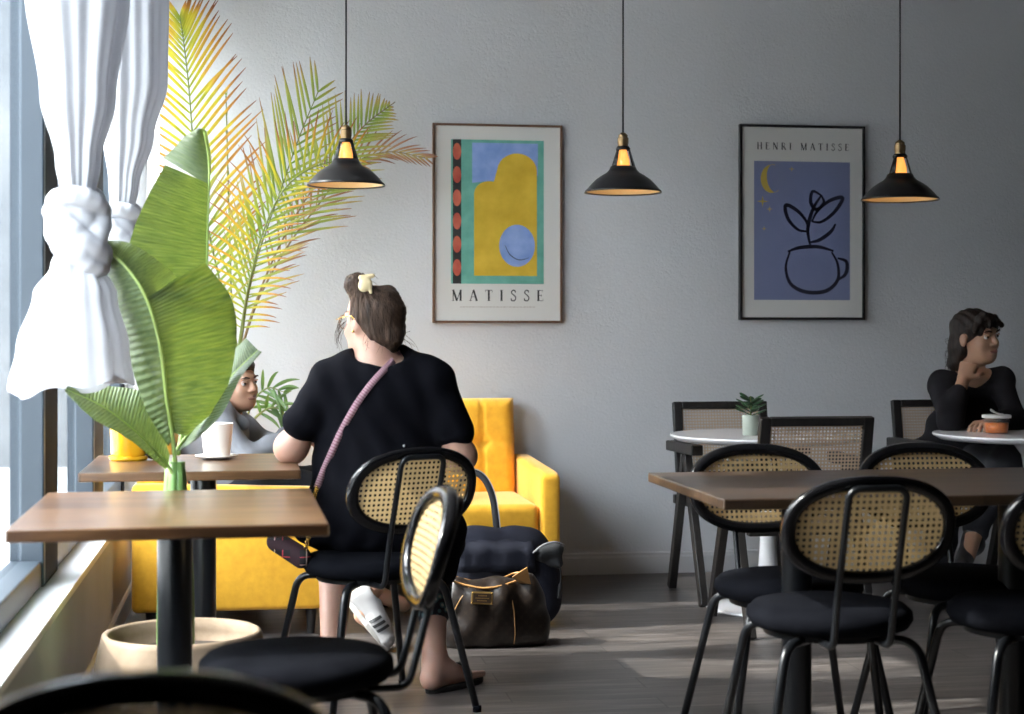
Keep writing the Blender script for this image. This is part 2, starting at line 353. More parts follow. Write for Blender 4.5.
# ------------------------------------------------------------------ wooden pedestal tables
def wood_table(label, x0, x1, y0, y1, cols, wood, rz=0, zt=.75):
    cx, cy = (x0+x1)/2, (y0+y1)/2; hx, hy = (x1-x0)/2, (y1-y0)/2
    t = thing('wooden_table', label, 'table', (cx, cy, 0), rz)
    obj('table_top', B((-hx, hx, -hy, hy, zt-.027, zt)), wood, t, smooth=False, bev=.004)
    for c in cols:
        bm = bmesh.new(); lathe(bm, [(0, .012), (.04, .012), (.04, zt-.033), (0, zt-.033)], c=(c-cx, 0, 0)); cobj = obj('column', bm, M['black metal'], t, smooth='split')
        bm = B((c-cx-.16, c-cx+.16, -hy*.72, hy*.72, zt-.033, zt-.027)); obj('top_plate', bm, M['black metal'], t, smooth=False)
        bm = bmesh.new(); tube(bm, [(c-cx, -.28, .012), (c-cx, .28, .012)], .032, flat=.35); box(bm, c-cx-.028, c-cx+.028, -.30, .30, .0, .022)
        box(bm, c-cx-.2, c-cx+.2, -.028, .028, 0, .022); obj('base', bm, M['black metal'], t, smooth=False, bev=.004)
    return t
wood_table('wide-blurred walnut square table beside the window, nearest the camera', -.512, .143, 3.37, 4.16, [-.187], M['walnut'], math.radians(1.0), zt=.752)
wood_table('walnut square table by the window carrying the yellow pot and white cup', -.512, .125, 4.74, 5.42, [-.165], M['walnut'], math.radians(.6))
wood_table('dark walnut rectangular table among the oval-backed chairs at right', 1.115, 2.45, 3.74, 4.50, [1.43, 2.05], M['walnut dark'])

# ------------------------------------------------------------------ oval cane bistro chairs (local: seat faces +Y)
def bistro_chair(label, loc, rz, group='oval cane-back bistro chairs'):
    t = thing('bistro_chair', label, 'chair', loc, rz, group)
    bm = bmesh.new(); prof = [(0, .412), (.17, .412), (.196, .420), (.207, .438), (.205, .456), (.190, .470), (.15, .478), (0, .482)]
    lathe(bm, prof, 48); obj('seat', bm, M['velvet'], t)
    bm = bmesh.new(); lathe(bm, [(0, .398), (.165, .398), (.165, .413), (0, .413)], 40); obj('seat_plate', bm, M['black metal'], t, smooth='split')
    for sx in (-1, 1):
        for sy in (-1, 1):
            fx, fy = (.235*sx, .225*sy) if sy > 0 else (.245*sx, -.235)
            pts = fillet([(.09*sx, .10*sy, .400), (.165*sx, .165*sy, .400), (fx, fy, .004)], .045, 6)
            bm = tube(bmesh.new(), pts, .0115, 14); lg = obj('leg', bm, M['black metal'], t)
            bm = bmesh.new(); lathe(bm, [(0, 0), (.0135, 0), (.0135, .018), (0, .02)], 14, c=(fx, fy, 0)); obj('foot_cap', bm, M['velvet'], lg)
    yb = lambda z: -.232-(z-.41)*.26
    def U(sx):
        return [(.070*sx, -.13, .402), (.070*sx, -.230, .402), (.071*sx, yb(.55)-.0, .55), (.070*sx, yb(.79)-.012, .792)]
    L = U(-1); R = U(1)[::-1]; bm = tube(bmesh.new(), fillet(L+R, .03, 6), .0085, 12); obj('back_bracket', bm, M['black metal'], t)
    # ring
    bow = lambda x: .35*x*x
    zc = .69; n = 72; se = superellipse(1, 1, 2.3, n); bm = bmesh.new(); rings = []
    sec = [(-.0155, -.008), (-.010, -.015), (.010, -.015), (.0155, -.008), (.0155, .008), (.010, .015), (-.010, .015), (-.0155, .008)]
    for (cx_, cz_) in se:
        rg = []
        for (dr, dy) in sec:
            x = cx_*(.197+dr); z = zc+cz_*(.115+dr); rg.append(bm.verts.new((x, yb(z)+dy+.014+bow(x), z)))
        rings.append(rg)
    for i in range(n):
        a, b = rings[i], rings[(i+1) % n]
        for k in range(8): bm.faces.new((a[k], a[(k+1) % 8], b[(k+1) % 8], b[k]))
    obj('back_frame', bm, M['black gloss'], t)
    bm = bmesh.new(); c0 = bm.verts.new((0, yb(zc)+.014, zc)); prev = None
    for s in (.25, .5, .75, 1):
        rg = []
        for (cx_, cz_) in se:
            x = cx_*.185*s; z = zc+cz_*.103*s; rg.append(bm.verts.new((x, yb(z)+.014+bow(x), z)))
        for i in range(n):
            j = (i+1) % n
            if prev: bm.faces.new((prev[i], prev[j], rg[j], rg[i]))
            else: bm.faces.new((c0, rg[i], rg[j]))
        prev = rg
    obj('cane_panel', bm, M['cane'], t)
    return t
D2 = math.radians
def seat_from_back(px, Y, rz):          # chair whose back ring is centred over px at depth Y
    bx = PX(px, Y); return (bx-(.305*math.sin(rz)), Y+.305*math.cos(rz), 0)
# E: the chair she sits on
ce = bistro_chair('oval cane-back chair carrying the woman in the black dress', (.345, 4.95, 0), D2(23))
dup(ce, seat_from_back(873, 3.56, D2(-1)), D2(-1), 'oval cane-back chair showing its whole back, near side of the dark walnut table')
dup(ce, seat_from_back(755, 4.62, D2(180)), D2(180), 'left of the two oval cane-back chairs on the far side of the dark walnut table')
dup(ce, seat_from_back(921, 4.60, D2(180)), D2(180), 'right of the two oval cane-back chairs on the far side of the dark walnut table')
dup(ce, seat_from_back(1092, 3.50, D2(0)), D2(0), 'oval-back chair cut by the right picture edge, near side of the dark walnut table')
dup(ce, (.084, 3.44, 0), D2(92.5), 'black-seated oval cane-back chair seen from the side, its seat under the nearest window table')
dup(ce, seat_from_back(148, 1.58, PI), PI, 'very blurred oval cane chair back at the bottom left corner')

# ------------------------------------------------------------------ cane armchairs with A-shaped legs (local: seat faces +Y)
def cane_armchair(label, loc, rz, group='square cane-back wooden armchairs'):
    t = thing('cane_armchair', label, 'chair', loc, rz, group); W = .24
    def bar(bm, a, b, w, d):
        a, b = Vector(a), Vector(b); dr = (b-a).normalized(); sx = Vector((1, 0, 0)); s2 = dr.cross(sx).normalized()
        va = [bm.verts.new(p+sx*i*w/2+s2*j*d/2) for p in (a, b) for i, j in ((-1, -1), (1, -1), (1, 1), (-1, 1))]
        for f in ((3, 2, 1, 0), (4, 5, 6, 7), (0, 1, 5, 4), (1, 2, 6, 5), (2, 3, 7, 6), (3, 0, 4, 7)): bm.faces.new([va[i] for i in f])
    for s in (-1, 1):
        bm = bmesh.new(); bar(bm, (W*s, .0, .62), (W*s, .27, 0), .034, .048); obj('leg', bm, M['black wood'], t, smooth=False, bev=.004)
        bm = bmesh.new(); bar(bm, (W*s, -.02, .62), (W*s, -.26, 0), .034, .048); obj('leg', bm, M['black wood'], t, smooth=False, bev=.004)
        bm = bmesh.new(); bar(bm, (W*s, -.27, .645), (W*s, .17, .652), .052, .045); obj('armrest', bm, M['black wood'], t, smooth=False, bev=.006)
    bm = bmesh.new(); box(bm, -.24, .24, .16, .20, .385, .425); box(bm, -.24, .24, -.24, -.20, .385, .425); box(bm, -.222, -.18, -.2, .16, .385, .425); box(bm, .18, .222, -.2, .16, .385, .425)
    obj('seat_frame', bm, M['black wood'], t, smooth=False, bev=.004)
    bm = bmesh.new(); grid(bm, [[(-.18, 0, -.2), (.18, 0, -.2)], [(-.18, 0, .16), (.18, 0, .16)]]); o = obj('seat', bm, M['cane pale'], t); o.location = (0, 0, .42); o.rotation_euler = (-PI/2, 0, 0)
    for v in o.data.vertices: v.co.z = -v.co.z
    o.rotation_euler = (PI/2, 0, 0)
    # back
    bk = bpy.data.objects.new('backrest', bpy.data.meshes.new('backrest')); bm = bmesh.new()
    h0, h1, hw, f = .0, .36, .222, .040
    box(bm, -hw, -hw+f, -.016, .016, h0, h1); box(bm, hw-f, hw, -.016, .016, h0, h1); box(bm, -hw+f, hw-f, -.016, .016, h1-f*.8, h1); box(bm, -hw+f, hw-f, -.016, .016, h0, h0+f)
    bm.to_mesh(bk.data); bm.free(); bk.data.materials.append(M['black wood']); link(bk, t); bk.location = (0, -.245, .485); bk.rotation_euler = (D2(11), 0, 0)
    bv = bk.modifiers.new('b', 'BEVEL'); bv.width = .004; bv.segments = 2
    bm = bmesh.new(); grid(bm, [[(-hw+f, 0, h0+f), (hw-f, 0, h0+f)], [(-hw+f, 0, h1-f*.8), (hw-f, 0, h1-f*.8)]]); obj('cane_panel', bm, M['cane pale'], bk)
    return t
ca = cane_armchair('square cane armchair facing the camera, behind the white table with the potted plant', (2.10, 6.80, 0), PI)
dup(ca, (2.075, 6.06, 0), 0, 'square cane armchair with its back to the camera, in front of the white plant-pot table')
dup(ca, (3.17, 6.84, 0), PI, 'square cane armchair holding the woman in the black sweater')

# ------------------------------------------------------------------ white tulip tables
def tulip(label, x, y, zt=.73, r=.41):
    t = thing('tulip_table', label, 'table', (x, y, 0))
    bm = bmesh.new(); lathe(bm, [(0, zt-.026), (r-.03, zt-.026), (r-.004, zt-.012), (r, zt-.006), (r-.002, zt), (0, zt)], 80); obj('table_top', bm, M['white lacquer'], t, smooth='split')
    bm = bmesh.new(); lathe(bm, [(0, 0), (.255, 0), (.262, .006), (.24, .014), (.16, .024), (.09, .045), (.058, .09), (.042, .16), (.034, .28), (.030, .42), (.032, .55), (.045, .64), (.085, zt-.035), (.10, zt-.026), (0, zt-.026)], 56)
    obj('pedestal', bm, M['white lacquer'], t); return t
tulip('white round pedestal table with the small potted succulent on it', 2.118, 6.46)
tulip('white round pedestal table where the woman in the black sweater leans', 3.24, 6.34)

# ------------------------------------------------------------------ yellow armchairs (local: faces -Y)
yl = noise_col(mat('mustard upholstery', rough=.85, Sheen_Weight=.3), (.74, .36, .012), (.84, .44, .02), scale=30, bump=.25, bscale=400)
def yellow_armchair(label, loc, rz, W=.80, Dp=.80, ah=.585, bh=.86):
    t = thing('yellow_armchair', label, 'armchair', loc, rz, 'yellow upholstered armchairs'); h = W/2; aw = .085
    for s in (-1, 1):
        a, b = sorted((s*h, s*(h-aw))); bm = bmesh.new(); pr = [(-Dp/2, .10), (-Dp/2, ah-.035), (-Dp/2+.05, ah-.02), (Dp/2-.08, ah), (Dp/2, ah), (Dp/2, .10)]
        va = [bm.verts.new((a, y, z)) for y, z in pr]; vb = [bm.verts.new((b, y, z)) for y, z in pr]; bm.faces.new(va[::-1]); bm.faces.new(vb)
        for i in range(6): j = (i+1) % 6; bm.faces.new((va[i], va[j], vb[j], vb[i]))
        obj('arm', bm, yl, t, bev=.022, seg=4)
    obj('seat_base', B((-h+aw, h-aw, -Dp/2+.02, Dp/2, .10, .29)), yl, t, bev=.012, seg=3)
    obj('seat_cushion', B((-h+aw+.004, h-aw-.004, -Dp/2+.005, Dp/2-.2, .292, .43)), yl, t, bev=.035, seg=5)
    # tufted back, a dense grid pressed in at seams and buttons
    bm = bmesh.new(); nx, nz = 48, 40; bw = h-aw-.004
    def back(u, v, front):
        x = -bw+2*bw*u; z = .30+(bh-.30)*v; lean = .09*v; ex = min(u, 1-u)*2*bw; ez = (1-v)*(bh-.3)
        rnd = lambda e: 0 if e > .05 else .05-math.sqrt(max(0, .05**2-(.05-e)**2))
        d = max(rnd(ex), rnd(ez))
        if not front: return (x, Dp/2-.01-d*.6, z-d*.2)
        for sx in (-bw/2.0, 0, bw/2.0): d += .010*math.exp(-((x-sx)/.007)**2)
        d += .007*math.exp(-((z-.655)/.006)**2)
        for sx in (-bw/2.0, bw/2.0): d += .022*math.exp(-((x-sx)**2+(z-.655)**2)/.0009)
        return (x, Dp/2-.22+lean+d, z-d*.2)
    F = [[back(i/nx, j/nz, 1) for i in range(nx+1)] for j in range(nz+1)]; G = [[back(i/nx, j/nz, 0) for i in range(nx+1)] for j in range(nz+1)]
    vf = [[bm.verts.new(p) for p in r] for r in F]; vg = [[bm.verts.new(p) for p in r] for r in G]
    for j in range(nz):
        for i in range(nx):
            bm.faces.new((vf[j][i], vf[j][i+1], vf[j+1][i+1], vf[j+1][i])); bm.faces.new((vg[j][i], vg[j+1][i], vg[j+1][i+1], vg[j][i+1]))
        for i in (0, nx): bm.faces.new((vf[j][i], vf[j+1][i], vg[j+1][i], vg[j][i]))
    for i in range(nx):
        for j in (0, nz): bm.faces.new((vf[j][i], vf[j][i+1], vg[j][i+1], vg[j][i]))
    obj('backrest', bm, yl, t)
    for sx in (-1, 1):
        for sy in (-1, 1):
            bm = bmesh.new(); lathe(bm, [(0, 0), (.014, 0), (.022, .10), (0, .10)], 16, c=(sx*(h-.06), sy*(Dp/2-.07), 0)); obj('leg', bm, M['black wood'], t, smooth='split')
    return t
xa = PX(556, 6.86)
ya = yellow_armchair('yellow tufted armchair facing the camera against the back wall', (xa-.415, 7.07, 0), 0)
yellow_armchair('yellow armchair side-on behind the window tables, holding the person in grey', (-.095, 6.54, 0), PI/2, Dp=.74, bh=.80)

# ------------------------------------------------------------------ pendant lamps
shade_m = mat('black lamp enamel', (.018, .018, .020), .33, .4)
inner_m = mat('warm gold lamp lining', (.62, .47, .26), .45, .3)
brass = mat('brass', (.30, .20, .10), .42, .8)
bulb_m = mat('lit amber bulb', (.9, .5, .15), .1, 0, Emission_Strength=.9); bulb_m.node_tree.nodes['Principled BSDF'].inputs['Emission Color'].default_value = (1, .40, .08, 1)
def pendant(label, px, py, Y, wpx):
    rim = P(px, py, Y); zc = rim.x*math.sin(YAW)+Y*math.cos(YAW); s = (wpx/2)/FPX*zc/.150
    t = thing('pendant_lamp', label, 'lamp', rim, 0, 'black pendant lamps'); t.scale = (1, 1, 1)
    S = lambda pr: [(r*s, z*s*1.14) for r, z in pr]
    bm = bmesh.new(); lathe(bm, S([(.143, .004), (.150, 0), (.147, .005), (.138, .012), (.122, .028), (.105, .043), (.084, .056), (.064, .066), (.053, .076), (.047, .088)]), 56)
    for k in range(3):                                  # cage struts around the bulb
        a = 2*PI*k/3+PI/2-.1
        for q in range(1): pass
        r0, r1 = .047*s, .026*s; da = .36
        vs = [bm.verts.new((r*math.cos(a+e), r*math.sin(a+e), z*s*1.14)) for r, z, e in ((r0, .087, -da), (r0, .087, da), (r1, .147, da*.8), (r1, .147, -da*.8))]; bm.faces.new(vs)
    lathe(bm, S([(.026, .144), (.027, .150), (.022, .156), (.012, .158)]), 32)
    o = obj('lamp_shade', bm, shade_m, t); sm = o.modifiers.new('s', 'SOLIDIFY'); sm.thickness = .0016; sm.offset = 1
    bm = bmesh.new(); lathe(bm, S([(.1425, .003), (.137, .009), (.121, .026), (.104, .041), (.083, .054), (.063, .064), (.052, .074), (.046, .086)]), 56); obj('lining', bm, inner_m, o)
    bm = bmesh.new(); lathe(bm, S([(0, .152), (.020, .152), (.020, .166), (.0215, .168), (.0215, .186), (.018, .188), (.018, .196), (.008, .204), (0, .204)]), 32); obj('socket', bm, brass, t, smooth='split')
    bm = bmesh.new(); lathe(bm, S([(0, .060), (.012, .063), (.021, .073), (.026, .090), (.025, .112), (.017, .135), (.011, .155), (0, .156)]), 28); obj('bulb', bm, bulb_m, t)
    bm = tube(bmesh.new(), [(0, 0, .230*s), (0, 0, ZC-rim.z-.03)], .0038, 10); obj('cord', bm, M['black metal'], t)
    bm = bmesh.new(); lathe(bm, [(0, ZC-rim.z-.035), (.03, ZC-rim.z-.033), (.055, ZC-rim.z-.012), (.055, ZC-rim.z), (0, ZC-rim.z)], 32); obj('ceiling_rose', bm, shade_m, t)
    pl = bpy.data.lights.new('bulb_light', 'POINT'); lo = bpy.data.objects.new('bulb_light', pl); link(lo, t); lo.location = (0, 0, .03*s); pl.energy = .55; pl.color = (1, .66, .33); pl.shadow_soft_size = .02
    return t
pendant('black pendant lamp in front of the palm fronds, leftmost of three', 346, 185.5, 6.05, 78)
pendant('black pendant lamp hanging between the two framed posters', 623, 192.5, 6.15, 77)
pendant('black pendant lamp overlapping the poster with the crescent moon', 900, 200, 6.25, 77)

# ------------------------------------------------------------------ posters (local: x right, z up, front at -y)
def arc(cx, cz, rx, rz, a0, a1, n=18): return [(cx+rx*math.cos(D2(a0+(a1-a0)*i/n)), cz+rz*math.sin(D2(a0+(a1-a0)*i/n))) for i in range(n+1)]
def ribbon(bm, pts, w, y, th=.0003, taper=False):
    """a brush line of width w in the x,z plane"""
    n = len(pts); L = []; R = []
    for i, (x, z) in enumerate(pts):
        a = pts[max(i-1, 0)]; b = pts[min(i+1, n-1)]; dx, dz = b[0]-a[0], b[1]-a[1]; d = math.hypot(dx, dz) or 1
        ww = w/2*(1 if not taper else (.45+.55*math.sin(PI*i/(n-1)))); L.append((x-dz/d*ww, z+dx/d*ww)); R.append((x+dz/d*ww, z-dx/d*ww))
    vl = [bm.verts.new((x, y, z)) for x, z in L]; vr = [bm.verts.new((x, y, z)) for x, z in R]
    for i in range(n-1): bm.faces.new((vl[i], vl[i+1], vr[i+1], vr[i]))
def spl(pts, n=8): return [(p.x, p.z) for p in smoothpath([(x, 0, z) for x, z in pts], n)]
SER = .05
def letter(ch):
    T, t = .17, .075
    L = {'M': (1.0, [([(.12, 0), (.12, 1)], t), ([(.12, 1), (.50, .0)], T), ([(.50, 0), (.87, 1)], t), ([(.87, 0), (.87, 1)], T), ([(0, .02), (.24, .02)], .04), ([(.74, .02), (1, .02)], .04), ([(.0, .98), (.18, .98)], .04), ([(.82, .98), (1, .98)], .04)]),
         'A': (.86, [([(.10, 0), (.42, 1)], t), ([(.42, 1), (.76, 0)], T), ([(.22, .36), (.62, .36)], .045), ([(0, .02), (.24, .02)], .04), ([(.60, .02), (.86, .02)], .04)]),
         'T': (.74, [([(.37, 0), (.37, .97)], T), ([(.02, .97), (.72, .97)], .055), ([(.03, .97), (.03, .78)], .04), ([(.71, .97), (.71, .78)], .04), ([(.24, .02), (.50, .02)], .04)]),
         'I': (.34, [([(.17, 0), (.17, 1)], T), ([(.03, .02), (.31, .02)], .04), ([(.03, .98), (.31, .98)], .04)]),
         'S': (.60, [(spl([(.50, .80), (.42, .94), (.27, .97), (.12, .87), (.13, .70), (.30, .56), (.47, .42), (.53, .24), (.42, .06), (.25, .02), (.10, .08), (.06, .22)]), .10), ([(.50, .97), (.50, .74)], .035), ([(.06, .03), (.06, .28)], .035)]),
         'E': (.66, [([(.15, 0), (.15, 1)], T), ([(.03, .97), (.58, .97)], .05), ([(.15, .52), (.46, .52)], .05), ([(.03, .03), (.62, .03)], .05), ([(.58, .97), (.58, .80)], .035), ([(.46, .61), (.46, .43)], .035), ([(.62, .03), (.62, .22)], .035)]),
         'H': (.84, [([(.15, 0), (.15, 1)], T), ([(.69, 0), (.69, 1)], T), ([(.15, .5), (.69, .5)], .05), ([(.02, .02), (.29, .02)], .04), ([(.02, .98), (.29, .98)], .04), ([(.55, .02), (.83, .02)], .04), ([(.55, .98), (.83, .98)], .04)]),
         'N': (.86, [([(.13, 0), (.13, 1)], t), ([(.13, 1), (.73, 0)], T), ([(.73, 0), (.73, 1)], t), ([(.02, .02), (.24, .02)], .04), ([(0, .98), (.15, .98)], .04), ([(.62, .98), (.85, .98)], .04)]),
         'R': (.80, [([(.15, 0), (.15, 1)], T), ([(.15, .96)]+arc(.36, .735, .20, .225, 90, -90)+[(.15, .51)], .07), ([(.36, .51), (.72, 0)], T), ([(.02, .02), (.29, .02)], .04), ([(.02, .98), (.2, .98)], .04), ([(.64, .02), (.80, .02)], .04)]),
         ' ': (.45, [])}
    return L[ch]
def lettering(text, x0, x1, z, h, y, m, parent):
    ws = [letter(c)[0] for c in text]; tot = sum(ws)*h*.9; gap = ((x1-x0)-tot)/(len(text)-1); x = x0; root = bpy.data.objects.new('lettering', None); link(root, parent)
    for c in text:
        wd, st = letter(c); bm = bmesh.new()
        for pts, w_ in st: ribbon(bm, [(x+px*h*.9, z+pz*h) for px, pz in pts], w_*h, y)
        x += wd*h*.9+gap
        if st: obj('letter', bm, m, root, smooth=False)
        else: bm.free()
    return root
paper = mat('poster paper', (.66, .655, .63), .55); ink = mat('black ink', (.02, .02, .022), .5); faint = mat('faint brown ink', (.42, .36, .33), .6)
def flat(name, poly, y, m, parent):
    bm = bmesh.new(); vs = [bm.verts.new((x, y, z)) for x, z in poly]; bm.faces.new(vs); bmesh.ops.triangulate(bm, faces=bm.faces); return obj(name, bm, m, parent, smooth=False)
def poster_frame(label, x0p, x1p, y0p, y1p, fm, fw):
    a = P(x0p, y1p, YB-.03); b = P(x1p, y0p, YB-.03); w_, h_ = b.x-a.x, b.z-a.z
    t = thing('framed_poster', label, 'poster', (a.x, YB-.03, a.z))
    obj('frame', B((0, fw, 0, .03, 0, h_), (w_-fw, w_, 0, .03, 0, h_), (fw, w_-fw, 0, .03, 0, fw), (fw, w_-fw, 0, .03, h_-fw, h_)), fm, t, smooth=False, bev=.0015)
    obj('print_sheet', B((fw, w_-fw, .010, .024, fw, h_-fw)), paper, t, smooth=False)
    return t, w_, h_, lambda px, py: ((px-x0p)/(x1p-x0p)*w_, (y1p-py)/(y1p-y0p)*h_)
def paint(name, c1, c2, sc=14): return noise_col(mat(name, rough=.6), c1, c2, scale=sc, detail=8, lo=.3, hi=.7)
t, w_, h_, q = poster_frame('poster with blue, yellow and teal painted shapes in a thin brown wooden frame', 432.8, 562.5, 125.4, 322.8,
                            noise_col(mat('brown frame wood', rough=.45), (.11, .055, .03), (.17, .09, .05), scale=12, stretch=(1, 1, .2)), .0105)
y = .0095
teal = paint('teal paint', (.10, .33, .27), (.17, .46, .37)); blue = paint('blue paint', (.17, .29, .62), (.30, .42, .74)); yel = paint('yellow paint', (.55, .36, .02), (.72, .50, .05), 9)
red = paint('red paint', (.40, .06, .04), (.58, .14, .08)); blk = paint('black paint', (.012, .012, .014), (.03, .03, .03))
art = flat('artwork', [q(451, 141), q(544, 141), q(544, 284), q(451, 284)], y, teal, t)
flat('paint_shape', [q(472, 144), q(538, 144), q(538, 176), q(472, 184)], y-.0004, blue, art)
hill = [q(474, 276)]+[q(474, 200)]+[q(474+15+15*math.cos(D2(a)), 195-13*math.sin(D2(a))) for a in range(180, 60, -12)]+[q(517+20*math.cos(D2(a)), 172-18*math.sin(D2(a))) for a in range(160, -1, -12)]+[q(537, 276)]
flat('paint_shape', hill, y-.0006, yel, art)
flat('paint_shape', [q(517+18*math.cos(D2(a)), 246-21*math.sin(D2(a))) for a in range(0, 360, 12)], y-.0010, blue, art)
bm = bmesh.new(); ribbon(bm, [q(457, 141), q(457, 284)], .040, y-.0005); obj('paint_stripe', bm, blk, art, smooth=False)
for k in range(6):
    flat('paint_shape', [q(457+4.2*math.cos(D2(a)), 153+k*23-8.5*math.sin(D2(a))) for a in range(0, 360, 30)], y-.0009, red, art)
bm = bmesh.new(); ribbon(bm, spl([q(505, 246), q(510, 255), q(519, 260), q(529, 258)]), .004, y-.0013, taper=True); obj('paint_stripe', bm, blk, art, smooth=False)
lettering('MATISSE', q(452, 0)[0], q(543.5, 0)[0], q(0, 301)[1], q(0, 290)[1]-q(0, 301)[1], y, ink, t)
bm = bmesh.new(); x = q(460, 0)[0]; random.seed(3)
while x < q(535, 0)[0]:
    l = random.uniform(.006, .016); ribbon(bm, [(x, q(0, 307)[1]), (x+l, q(0, 307)[1])], .0035, y); x += l+.004
obj('fine_print', bm, faint, t, smooth=False)

t, w_, h_, q = poster_frame('poster with a crescent moon and line drawing on grey blue in a black frame', 740, 865.3, 126.4, 319.8, mat('black frame', (.015, .015, .018), .35), .0125)
lettering('HENRI MATISSE', q(757.5, 0)[0], q(849.5, 0)[0], q(0, 151)[1], q(0, 144)[1]-q(0, 151)[1], y, ink, t)
peri = noise_col(mat('grey blue print', rough=.6), (.185, .215, .37), (.205, .235, .395), scale=3); gold = mat('ochre print', (.52, .38, .07), .6); navy = mat('dark navy brush ink', (.012, .014, .035), .55)
art = flat('artwork', [q(754.5, 162.5), q(850.5, 162.5), q(850.5, 300), q(754.5, 300)], y, peri, t)
moon = [q(770.5+9.6*math.cos(D2(a)), 179.5-13.5*math.sin(D2(a))) for a in range(75, 300, 9)]+[q(775.5+9.0*math.cos(D2(a)), 176.5-11.5*math.sin(D2(a))) for a in range(285, 100, -9)]
bm = bmesh.new(); mo = [bm.verts.new((q(772+11*math.cos(D2(a)), 0)[0], y-.0004, q(0, 180-14*math.sin(D2(a)))[1])) for a in range(70, 311, 12)]
mi = [bm.verts.new((q(772+11*math.cos(D2(a))+(6.2)*math.sin(PI*i/20), 0)[0], y-.0004, q(0, 180-14*math.sin(D2(a))+1.5*math.sin(PI*i/20)*-1)[1])) for i, a in enumerate(range(70, 311, 12))]
for i in range(20):
    try: bm.faces.new((mo[i], mo[i+1], mi[i+1], mi[i]))
    except ValueError: pass
obj('moon', bm, gold, art, smooth=False)
for (sx, sy, r) in ((763, 202.5, 6), (770, 210, 3.2), (764.5, 229.5, 2.6), (792, 170, 3)):
    flat('star', [q(sx+(r if k % 2 == 0 else r*.22)*math.cos(D2(45*k)), sy-(r if k % 2 == 0 else r*.22)*math.sin(D2(45*k))) for k in range(8)], y-.0004, gold, art)
bm = bmesh.new()            # a plain line drawing of a leafy stem in a jug
for pts in ([(790, 252), (786, 268), (791, 284), (806, 292), (826, 291), (838, 280), (838, 264), (832, 252)], [(788, 252), (800, 248), (818, 247), (834, 251)],
            [(838, 258), (847, 262), (846, 274), (836, 281)], [(811, 248), (808, 230), (813, 210), (822, 195)], [(822, 196), (813, 192), (811, 203), (817, 210), (824, 203), (822, 196)],
            [(809, 232), (798, 230), (788, 219), (786, 206), (797, 211), (806, 221), (809, 232)], [(812, 222), (822, 222), (835, 212), (843, 198), (830, 201), (818, 211), (812, 222)],
            [(809, 243), (820, 240), (831, 232), (836, 224)]):
    ribbon(bm, spl([q(a, b) for a, b in pts], 7), .019, y-.0005, taper=True)
    for v in bm.verts: pass
obj('line_drawing', bm, navy, art, smooth=False)

# ------------------------------------------------------------------ curtains
sheer = mat('sheer white curtain', (.50, .51, .535), .9)
mxs = add_translucent(sheer, (.52, .53, .57), .30)
N_, L_, b_ = nt(sheer); t_ = N_.new('ShaderNodeBsdfTransparent'); m_ = N_.new('ShaderNodeMixShader'); m_.inputs[0].default_value = .0
L_.new(mxs.outputs[0], m_.inputs[1]); L_.new(t_.outputs[0], m_.inputs[2]); L_.new(m_.outputs[0], N_['Material Output'].inputs[0])
tc_ = N_.new('ShaderNodeTexCoord'); wv = N_.new('ShaderNodeTexNoise'); wv.inputs['Scale'].default_value = 900; L_.new(tc_.outputs['Object'], wv.inputs[0])
bp_ = N_.new('ShaderNodeBump'); bp_.inputs['Strength'].default_value = .2; bp_.inputs['Distance'].default_value = .001; L_.new(wv.outputs[0], bp_.inputs['Height']); L_.new(bp_.outputs[0], b_.inputs['Normal'])
rod_m = M['frame shade and rail']
def pleated(name, levels, parent, seed, npl=7, seg=150, amp0=.16):
    """levels: (cx, cy, z, rx, ry, pleat amplitude)"""
    rnd = random.Random(seed); ph = [rnd.uniform(0, 6.28) for _ in range(6)]; bm = bmesh.new(); rows = []
    lv = []; n = len(levels)
    for i in range(n-1):
        for k in range(8):
            t = k/8; a, b = levels[i], levels[i+1]; s = t*t*(3-2*t); lv.append([a[j]+(b[j]-a[j])*s if j != 2 else a[2]+(b[2]-a[2])*t for j in range(6)])
    lv.append(list(levels[-1]))
    for i, (cx, cy, z, rx, ry, am) in enumerate(lv):
        r = []
        for k in range(seg+1):
            a = 2*PI*k/seg; f = 1+am*.6*(math.sin(npl*a+ph[0]+.5*math.sin(2*a+z*1.3))+.55*math.sin((npl*2+1)*a+ph[1]+z*.8)+.5*math.sin(3*a+ph[2]+z))
            r.append((cx+rx*f*math.cos(a), cy+ry*f*math.sin(a), z+(.012*math.sin(5*a+ph[3])+.02*math.cos(a+ph[4]) if i == len(lv)-1 else 0)))
        rows.append(r)
    grid(bm, rows); bmesh.ops.remove_doubles(bm, verts=bm.verts, dist=1e-5); return obj(name, bm, sheer, parent)
def knot(name, c, rx, rz, parent, seed):
    rnd = random.Random(seed); bm = bmesh.new()
    pr = [ell(c, (rx*.66, rx*.66, rz*.8))]
    # wraps of cloth winding round the knot
    for j, (tilt, off, r0) in enumerate(((1.25, .08, .32), (-.9, -.15, .34), (.4, .42, .26), (.9, -.45, .26))):
        pts = []
        for k in range(15):
            a = 2*PI*k/14+j; x = math.cos(a)*rx*.62; yv = math.sin(a)*rx*.62; z = off*rz+math.sin(a+j*1.7)*tilt*rz*.55
            pts.append(Vector(c)+Vector((x, yv, z)))
        for a, b in zip(pts, pts[1:]): pr.append(cap(a, b, rx*r0, rx*r0, .008))
    fold = lambda X, Y, Z: .0014*np.sin(110*(Z-c[2])+60*(X-c[0])+1.5*np.sin(30*(X-c[0])-20*Z))
    return sdf_obj(name, pr, sheer, parent, vox=.004, k=.008, fold=fold)
